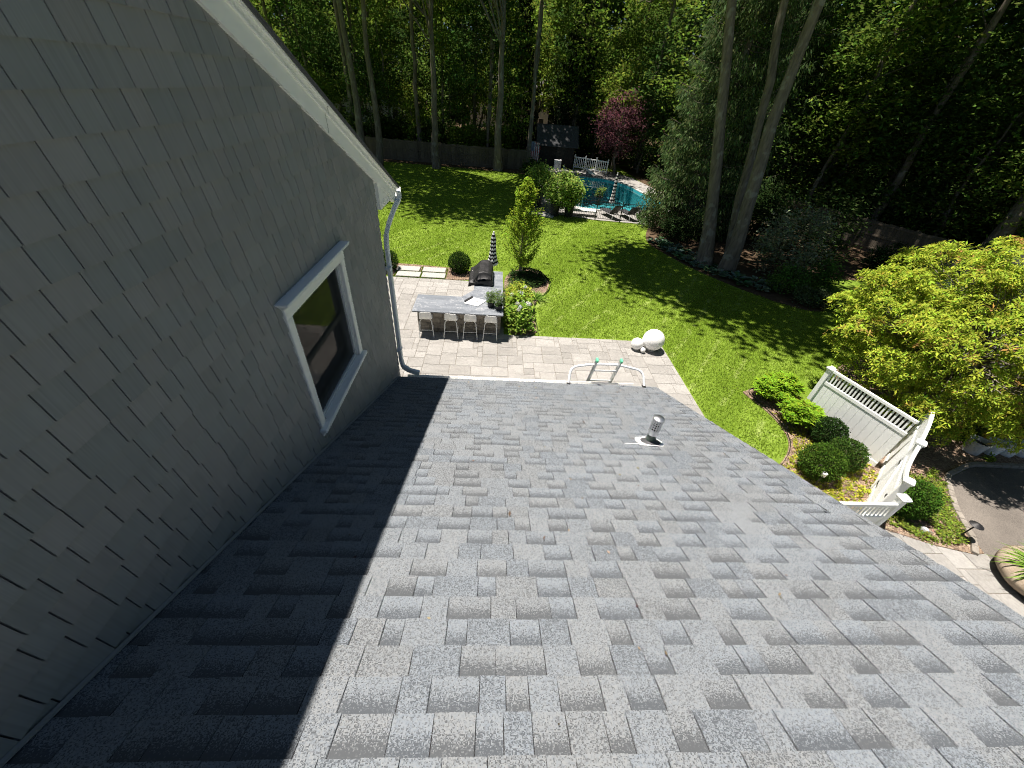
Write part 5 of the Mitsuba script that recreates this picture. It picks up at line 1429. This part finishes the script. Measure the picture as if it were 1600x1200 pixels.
# the trunks in the hosta bed
tree('tall_tree', 'tall slender grey trunk in the hosta bed, left of the leaning one', 'tree', (11.05, 19.5, 0), 20, 0.29, (6.6, 20.6, 15.6), (5.2, 4.6, 3.2), 150, 70, 0.36, OAK, 206, nl=40, lean=(-3.6, 4.2), shell=0.3)
tree('tall_tree', 'thick grey trunk leaning right in the hosta bed', 'tree', (11.9, 18.75, 0), 20, 0.30, (9.4, 17.4, 16.0), (5.6, 4.8, 3.2), 125, 66, 0.36, OAK, 207, nl=40, lean=(-0.2, 1.6), shell=0.3)
tree('tall_tree', 'darker slimmer trunk standing just behind the leaning grey trunk', 'tree', (13.25, 21.0, 0), 20, 0.24, (18.0, 25.0, 17), (6.0, 5.5, 3.6), 110, 60, 0.4, OAK, 208, nl=30, lean=(-3.2, 2.0), shell=0.3)
tree('tall_tree', 'leaning trunk at the right frame edge above the yellow green tree', 'tree', (27.5, 20.5, 0), 20, 0.38, (29, 20, 17), (8, 7, 4), 140, 70, 0.45, OAK, 209, nl=30, lean=(0.8, 2.8), shell=0.3)

tree('tall_tree', 'slim dark trunk beside the garden shed', 'tree', (3.1, 46.4, 0), 20, 0.22, (3.4, 43.2, 16.5), (5.0, 3.6, 3.0), 100, 60, 0.42, OAK, 210, nl=26, shell=0.3)
# spruces: drooping branches hung with needle sprays
def spruce(label, base, h, rmax, seed, col, n_br=150, per=150, z0=0.6, leaf=0.24, name='spruce_tree', group=None, pw=0.85):
    r = np.random.default_rng(seed)
    k = thing(name, label, 'tree', group)
    tm, p = trunk_mesh(np.array(base), np.array(base) + [0, 0, h], 0.32, 0.04, seed, bend=0.1)
    br, P, AX = [], [], []
    for i in range(n_br):
        t = ((i + r.uniform()) / n_br) ** 1.15
        z = z0 + (h - z0) * t
        a = i * 2.39996 + r.normal() * 0.3
        R_ = rmax * (1 - t) ** pw * r.uniform(0.75, 1.15) + 0.15
        d = np.array([math.cos(a), math.sin(a), 0])
        root = np.array(base) + [0, 0, z]
        q = np.linspace(0, 1, 6)
        pts = root + d * (R_ * q)[:, None] + np.array([0, 0, 1.0]) * (-0.30 * R_ * q + 0.28 * R_ * q ** 3)[:, None]
        br.append(tube(pts, np.linspace(0.035, 0.008, 6), 4, caps=False))
        m = max(12, int(per * (0.25 + R_ / rmax)))
        u = r.uniform(0.15, 1.0, m) ** 0.7
        pp_ = np.stack([np.interp(u, q, pts[:, c]) for c in range(3)], 1)
        side = np.array([-d[1], d[0], 0])
        wdt = 0.42 * R_ * (1 - 0.6 * u)
        off = r.uniform(-1, 1, m)
        pp_ = pp_ + side * (off * wdt)[:, None] - np.array([0, 0, 1.0]) * (r.uniform(0, 0.55, m) * (0.3 + 0.2 * R_))[:, None]
        P.append(pp_)
        AX.append(d * 0.35 + side * (off * 0.4)[:, None] + [0, 0, -0.9] + 0.3 * r.normal(size=(m, 3)))
    part(k, 'trunk', cat([tm] + br), 'bark', smooth=True)
    P = np.vstack(P); AX = np.vstack(AX)
    tint = 1 + 0.5 * (meshkit.fbm(P * 0.9, 2, seed) - 0.5)
    m, c = joinl([leaves(P, leaf, np.asarray(col) * tint[:, None], up=0.2, aspect=0.30, seed=seed, axis=AX, fold=0.1)])
    part(k, 'crown', m, 'leaf', color=c)
spruce('large drooping spruce in front of the right end of the pool', (12.5, 25.9, 0), 20, 3.2, 220, (0.105, 0.155, 0.06), 300, 230, pw=0.6)
spruce('tall dark spruce at the upper middle beyond the purple tree', (8.6, 53.5, 0), 17, 3.4, 221, (0.02, 0.036, 0.016), 150, 110, leaf=0.36)
spruce('tall dark spruce left of the garden shed', (2.2, 54.5, 0), 16, 3.0, 222, (0.02, 0.036, 0.016), 140, 100, leaf=0.36)
spruce('broad spruce behind the three grey trunks', (19.5, 33.5, 0), 18, 4.2, 223, (0.065, 0.105, 0.04), 190, 150, leaf=0.3)

tree('purple_maple', 'dark purple leaved maple beside the white fence at the pool end', 'tree', (12.4, 45.6, 0), 4.5, 0.12, (12.0, 45.4, 4.1), (2.1, 2.0, 3.0), 90, 60, 0.2, (0.15, 0.065, 0.08), 230, nl=30, shell=0.45, droop=0.5, flat=0.45)

# beds under the trees: hostas and shrubs
def hosta(label, x, y, rad, seed, col):
    r = np.random.default_rng(seed)
    k = thing('hosta', label, 'plant', 'hostas along the shaded bed edge')
    n = 34
    a = r.uniform(0, 6.28, n); el = r.uniform(0.1, 1.0, n)
    ax = np.stack([np.cos(a) * np.cos(el), np.sin(a) * np.cos(el), np.sin(el) * 0.7], 1)
    P = np.array([x, y, 0.05]) + ax * (rad * r.uniform(0.2, 0.6, n))[:, None]
    P[:, 2] = np.maximum(P[:, 2], 0.03)
    m, c = joinl([leaves(P, rad * 0.62, np.tile(col, (n, 1)), up=0.8, aspect=0.75, seed=seed, axis=ax * [1, 1, 0.4], fold=0.25)])
    part(k, 'leaves', m, 'leaf', color=c)
    part(k, 'stems', cat([tube([(x, y, -0.02), P[i]], [0.008, 0.006], 4, caps=False) for i in range(0, n, 2)]), 'vmatte', color=(0.06, 0.09, 0.03))
r = np.random.default_rng(240)
edge_ = sg.LineString([(9.0, 22.7), (9.5, 21.1), (10.3, 19.0), (11.3, 17.5), (12.1, 16.4)])
for i, s_ in enumerate(np.linspace(0, edge_.length, 12)):
    for row in range(2):
        q = np.array(edge_.interpolate(s_).coords[0]) + np.array([0.35, 0.15]) + row * np.array([0.62, 0.28]) + r.normal(size=2) * 0.1
        hosta('pale blue green hosta in the shaded bed before the grey trunks', q[0], q[1], 0.42 * r.uniform(0.85, 1.2), 300 + i * 2 + row, ((0.17, 0.26, 0.19), (0.11, 0.21, 0.09), (0.21, 0.29, 0.20))[(i + row) % 3])
bush('broadleaf_shrub', 'large pale leaved shrub right of the leaning trunk', 'shrub', (14.6, 18.6, 0), (1.55, 1.4, 1.7), 80, 50, 0.17, (0.24, 0.28, 0.17), 250, up=0.65, aspect=0.45, zc=0.9, shell=0.55)
bush('broadleaf_shrub', 'tall dark shrub behind the pale leaved shrub', 'shrub', (17.0, 20.5, 0), (1.9, 1.6, 2.0), 80, 50, 0.2, (0.05, 0.085, 0.025), 251, up=0.6, aspect=0.45, zc=0.9, shell=0.55)
bush('broadleaf_shrub', 'mid green shrub at the lawn edge right of the hostas', 'shrub', (13.5, 16.4, 0), (0.75, 0.65, 0.65), 46, 40, 0.13, (0.10, 0.20, 0.04), 252, up=0.6, aspect=0.5, zc=0.9)
bush('broadleaf_shrub', 'upright green shrub at the right end of the shaded bed', 'shrub', (15.1, 16.4, 0), (0.7, 0.65, 0.85), 46, 40, 0.13, (0.09, 0.18, 0.035), 253, up=0.6, aspect=0.5, zc=0.9)
bush('broadleaf_shrub', 'low dark flowering shrub at the front of the shaded bed', 'shrub', (13.9, 15.3, 0), (0.65, 0.45, 0.42), 36, 36, 0.10, (0.10, 0.15, 0.07), 254, up=0.6, zc=0.9)
bush('broadleaf_shrub', 'low spreading shrub at the tip of the shaded bed', 'shrub', (14.5, 15.0, 0), (0.5, 0.4, 0.38), 30, 36, 0.10, (0.06, 0.085, 0.04), 255, up=0.6, zc=0.9)
bush('broadleaf_shrub', 'shrub with pinkish leaves at the pool deck corner by the spruce', 'shrub', (11.3, 25.6, 0), (1.2, 0.8, 0.75), 50, 40, 0.16, (0.17, 0.13, 0.09), 256, up=0.6, zc=0.9)
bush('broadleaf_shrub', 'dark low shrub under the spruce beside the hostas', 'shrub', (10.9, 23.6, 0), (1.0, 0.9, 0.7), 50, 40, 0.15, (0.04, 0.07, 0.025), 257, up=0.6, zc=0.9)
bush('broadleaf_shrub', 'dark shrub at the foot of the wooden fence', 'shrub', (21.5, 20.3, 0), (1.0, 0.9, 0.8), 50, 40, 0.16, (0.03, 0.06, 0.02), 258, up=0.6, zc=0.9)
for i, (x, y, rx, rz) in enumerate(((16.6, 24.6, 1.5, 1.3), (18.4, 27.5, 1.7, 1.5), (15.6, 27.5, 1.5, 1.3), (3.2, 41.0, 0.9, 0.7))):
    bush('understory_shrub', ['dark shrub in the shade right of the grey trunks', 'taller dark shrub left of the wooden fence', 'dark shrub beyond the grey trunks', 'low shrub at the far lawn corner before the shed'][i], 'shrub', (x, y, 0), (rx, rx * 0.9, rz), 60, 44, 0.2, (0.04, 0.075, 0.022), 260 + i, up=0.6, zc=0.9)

# the woods beyond the fences
GRN = [(0.095, 0.16, 0.03), (0.145, 0.22, 0.035), (0.065, 0.12, 0.03), (0.19, 0.265, 0.04)]
r = np.random.default_rng(270)
LB = 'leafy green woodland tree beyond the dark back fence'
spots = []
for i in range(900):
    x, y = r.uniform(-40, 24), r.uniform(46.5, 82)
    if abs(x) > 0.62 * y + 4 or (2.5 < x < 10.5 and y < 52): continue
    if all((x - a) ** 2 + (y - b) ** 2 > (3.1 + 0.03 * y) ** 2 for a, b in spots):
        spots.append((x, y))
    if len(spots) >= 64: break
for i, (x, y) in enumerate(spots):
    h = r.uniform(8, 17)
    rx = r.uniform(2.2, 3.6)
    low = r.uniform(0.15, 0.42)
    tree('woodland_tree', LB, 'tree', (x, y, 0), h * 0.9, r.uniform(0.09, 0.17), (x + r.normal() * 0.5, y + r.normal() * 0.5, h * (1 + low) / 2), (rx, rx, h * (1 - low) / 2), 46, 62, 0.34 if y < 62 else 0.44, GRN[r.integers(0, 4)], 400 + i, 'woodland trees behind the back fence', shell=0.35, nl=10, lean=tuple(r.normal(size=2) * 0.5))
for i, (x, y, rx, rz, c) in enumerate(((-3.6, 47.6, 1.8, 1.6, (0.15, 0.22, 0.03)), (-0.3, 48.5, 1.9, 1.7, (0.14, 0.21, 0.03)), (-7.0, 48.6, 1.7, 1.4, (0.07, 0.12, 0.025)), (-11.5, 49, 1.9, 1.6, (0.06, 0.1, 0.02)), (13.8, 51, 2, 1.8, (0.06, 0.1, 0.02)), (-15.8, 47.4, 1.8, 1.5, (0.08, 0.13, 0.03)))):
    bush('woodland_shrub', ['bright yellow green shrub over the back fence between the trunks', 'yellow green shrub over the back fence beside the right trunk', 'mid green shrub behind the back fence', 'dark green shrub behind the left part of the back fence', 'dark green shrub beyond the white pool fence', 'shrub beside the small white outbuilding'][i], 'shrub', (x, y, 0.3), (rx, rx * 0.9, rz), 60, 50, 0.26, c, 480 + i, up=0.6, aspect=0.6, zc=1.0)
LR_ = 'dark leafy tree in the shaded woods at the right beyond the wooden fence'
spots = []
for i in range(900):
    x, y = r.uniform(17, 50), r.uniform(9, 60)
    if x < 19.5 + 0.0 * y and y < 36: continue
    if x - 27 < -(y - 17) * 0.5 - 0.5 and y < 31: continue
    if x < 26 and y < 19: continue
    if all((x - a) ** 2 + (y - b) ** 2 > 3.5 ** 2 for a, b in spots):
        spots.append((x, y))
    if len(spots) >= 46: break
for i, (x, y) in enumerate(spots):
    h = r.uniform(9, 17)
    rx = r.uniform(2.4, 3.8)
    low = r.uniform(0.08, 0.3)
    tree('shade_tree', LR_, 'tree', (x, y, 0), h * 0.9, r.uniform(0.1, 0.18), (x + r.normal() * 0.5, y + r.normal() * 0.5, h * (1 + low) / 2), (rx, rx, h * (1 - low) / 2), 60, 64, 0.33, GRN[r.integers(0, 3)], 500 + i, 'shaded woodland trees at the right', shell=0.4, nl=10, up=0.7, flat=0.35)

for i, (x, y, z, rr_, rz) in enumerate([(21.5, 32.5, 4.2, 2.6, 4.0), (24.2, 30.0, 4.6, 2.8, 4.4), (26.0, 27.2, 4.4, 2.7, 4.2), (27.6, 24.2, 4.8, 2.8, 4.6), (29.4, 21.4, 4.4, 2.7, 4.2), (31.2, 18.6, 4.6, 2.9, 4.4), (32.8, 15.4, 4.6, 2.9, 4.4), (35.0, 12.4, 4.4, 2.9, 4.2),
        (25.0, 36.0, 6.5, 3.2, 6.2), (28.5, 33.0, 6.5, 3.2, 6.2), (31.5, 29.2, 6.8, 3.3, 6.5), (33.8, 25.0, 6.5, 3.2, 6.2), (36.2, 20.6, 6.6, 3.3, 6.3), (38.6, 16.0, 6.4, 3.2, 6.1), (21.0, 41.0, 6.0, 3.2, 5.8), (41.5, 12.0, 6.4, 3.3, 6.1), (40, 24, 8, 3.6, 7.6), (36, 33, 8, 3.6, 7.6), (30, 40, 8, 3.6, 7.6)]):
    tree('shade_tree', LR_, 'tree', (x, y, 0), z + rz * 0.6, 0.13, (x, y, z), (rr_, rr_, rz), 95, 66, 0.25 if i < 8 else 0.3, GRN[i % 3], 720 + i, 'shaded woodland trees at the right', shell=0.45, nl=10, up=0.7, flat=0.4, zcut=-0.97)
for i, (x, y, z, rr_, rz) in enumerate([(-18.5, 48.5, 3.6, 2.2, 3.4), (-13.2, 48.0, 4.2, 2.0, 3.9), (-9.2, 49.5, 3.4, 1.8, 3.2), (-5.4, 50.5, 4.4, 2.0, 4.1), (1.2, 50.0, 4.2, 2.0, 3.9), (15.5, 47.5, 5.2, 2.6, 5.0), (18.5, 44.0, 5.4, 2.8, 5.2), (11.2, 52.2, 5.2, 2.4, 5.0)]):
    tree('woodland_tree', LB, 'tree', (x, y, 0), z + rz * 0.6, 0.11, (x, y, z), (rr_, rr_, rz), 70, 60, 0.27, GRN[(i + 1) % 4], 750 + i, 'woodland trees behind the back fence', shell=0.45, nl=10, up=0.6, zcut=-0.97)
# tall woodland trees whose crowns close over the woods
r = np.random.default_rng(590)
for i, (x, y) in enumerate([(-30, 50), (-23, 52), (-15, 48.3), (-8.3, 47.8), (-1.0, 48.0), (-16, 55), (-3, 56), (3.5, 51.5), (10, 56), (16, 50), (-26, 64), (-17, 66), (-8, 63), (0, 66), (8, 66), (17, 62), (25, 54), (-32, 76), (-20, 78), (-6, 77), (6, 78), (20, 74)]):
    tree('woodland_tree', LB, 'tree', (x, y, 0), 20, 0.24, (x + r.normal(), y + r.normal(), 17.5 if y < 60 else 16.0), (4.2, 4.2, 4.2), 46, 46, 0.5, GRN[r.integers(0, 4)], 640 + i, 'woodland trees behind the back fence', shell=0.3, nl=14)
for i, (x, y) in enumerate([(25.5, 26.5), (24, 31), (31, 27), (21, 38), (29, 36), (36, 24), (37, 33), (34, 43), (25, 46), (43, 28), (33, 15), (41, 18)]):
    tree('shade_tree', LR_, 'tree', (x, y, 0), 20, 0.24, (x + r.normal(), y + r.normal(), 16.5), (4.6, 4.6, 4.6), 54, 46, 0.5, GRN[r.integers(0, 3)], 670 + i, 'shaded woodland trees at the right', shell=0.3, nl=14)
def undergrowth(poly, n, seed, label, size, col, hmax):
    r = np.random.default_rng(seed)
    q = scatter(poly, n, r)
    den = meshkit.fbm(np.column_stack([q * 0.45, np.zeros(len(q))]), 3, seed)
    z = hmax * np.clip((den - 0.3) * 2.2, 0.04, 1) * r.random(len(q)) ** 0.7
    P = np.column_stack([q, z + 0.02])
    m, c = joinl([leaves(P, size, np.asarray(col) * (0.7 + 0.7 * r.random((len(q), 1))), up=0.65, aspect=0.6, seed=seed, droop=0.0)])
    struct('undergrowth', m, 'leaf', color=c, kind='stuff', label=label)
undergrowth(sg.Polygon([(-45, 45.8), (-12, 45.2), (3, 44.8), (3, 51), (14, 52.5), (30, 52), (40, 80), (-50, 80)]), 42000, 680, 'low ferny undergrowth on the floor of the back woods', 0.36, (0.06, 0.105, 0.028), 2.0)
undergrowth(sg.Polygon([(14.5, 30), (21.5, 30), (26.3, 20), (27.5, 14), (50, 10), (80, 30), (90, 45), (60, 66), (30, 58), (15.5, 50), (15, 42)]), 80000, 681, 'low undergrowth on the floor of the shaded woods at the right', 0.34, (0.05, 0.09, 0.025), 1.9)
# farther woods, one mass
r = np.random.default_rng(600)
n = 90000
ang = r.uniform(-0.95, 1.45, n); dist = r.uniform(96, 122, n) - 40 * np.clip(ang - 0.55, 0, 1)
P = np.column_stack([np.sin(ang) * dist, np.cos(ang) * dist, 30 * r.uniform(0, 1, n) ** 0.85])
keep = meshkit.fbm(P * 0.16, 3, 9) > 0.3
P = P[keep]
t = meshkit.fbm(P * 0.12, 2, 10)[:, None]
m, c = joinl([leaves(P, 1.5, np.array([0.045, 0.08, 0.018]) * (0.5 + t * 1.2), up=0.5, aspect=0.7, seed=601)])
struct('far_woods', m, 'leaf', color=c, kind='stuff', label='far woods beyond the neighbouring houses')

# grass blades standing above the sheet where the lawn is near
def grass_tufts():
    r = np.random.default_rng(620)
    zone = sg.Polygon([(-14, 43.5), (-7, 24), (-5, 17.2), (-0.6, 17.0), (2.6, 17.6), (2.6, 16), (1.8, 13.5), (1.7, 11.5), (6.0, 11.5), (6.0, 6.0), (7.5, 6.2), (8.05, 7.2), (7.8, 8.6), (9.0, 9.2), (12, 10), (15.5, 12), (19, 17), (14.6, 14.4), (11.5, 16.5), (9.5, 20), (8.9, 24), (9.9, 26.3), (6.6, 26.6), (2.4, 28), (3.3, 41.5), (0, 42.4)])
    zone = zone.difference(unary_union([bed_counter.buffer(0.05), bed_steps.buffer(0.02), mulch_right.buffer(0.03), patio_poly.buffer(0.02), bed_hosta, mulch_tree]))
    q = scatter(zone, 300000, r)
    dist = np.hypot(q[:, 0], q[:, 1])
    q = q[r.random(len(q)) < np.clip((13 / dist) ** 1.6, 0, 1)]
    dist = np.hypot(q[:, 0], q[:, 1])
    den = meshkit.fbm(np.column_stack([q * 2.0, np.zeros(len(q))]), 2, 3)
    h = 0.045 + 0.03 * r.random(len(q))
    a = r.uniform(0, 6.283, len(q))
    w = 0.012 * np.clip(dist / 13, 1, 2.4)[:, None]
    b = np.column_stack([q, np.full(len(q), LZ)])
    s = np.column_stack([np.cos(a), np.sin(a), np.zeros(len(q))]) * w
    tip = b + np.column_stack([r.normal(size=(len(q), 2)) * 0.025, h])
    V = np.stack([b - s, b + s, tip], 1).reshape(-1, 3)
    F = np.arange(len(V)).reshape(-1, 3)
    c = np.array([0.245, 0.355, 0.038]) * (0.78 + 0.5 * den[:, None]) * (1 + 0.18 * r.normal(size=(len(q), 1)))
    c = np.where((r.random(len(q)) < 0.06)[:, None], np.array([0.24, 0.26, 0.08]), c)
    struct('grass_blades', trimesh.Trimesh(V, F, process=False), 'leaf', color=np.repeat(np.clip(c, 0.01, 0.5), 3, axis=0), kind='stuff', label='short mown lawn grass')
grass_tufts()
joint_grass()
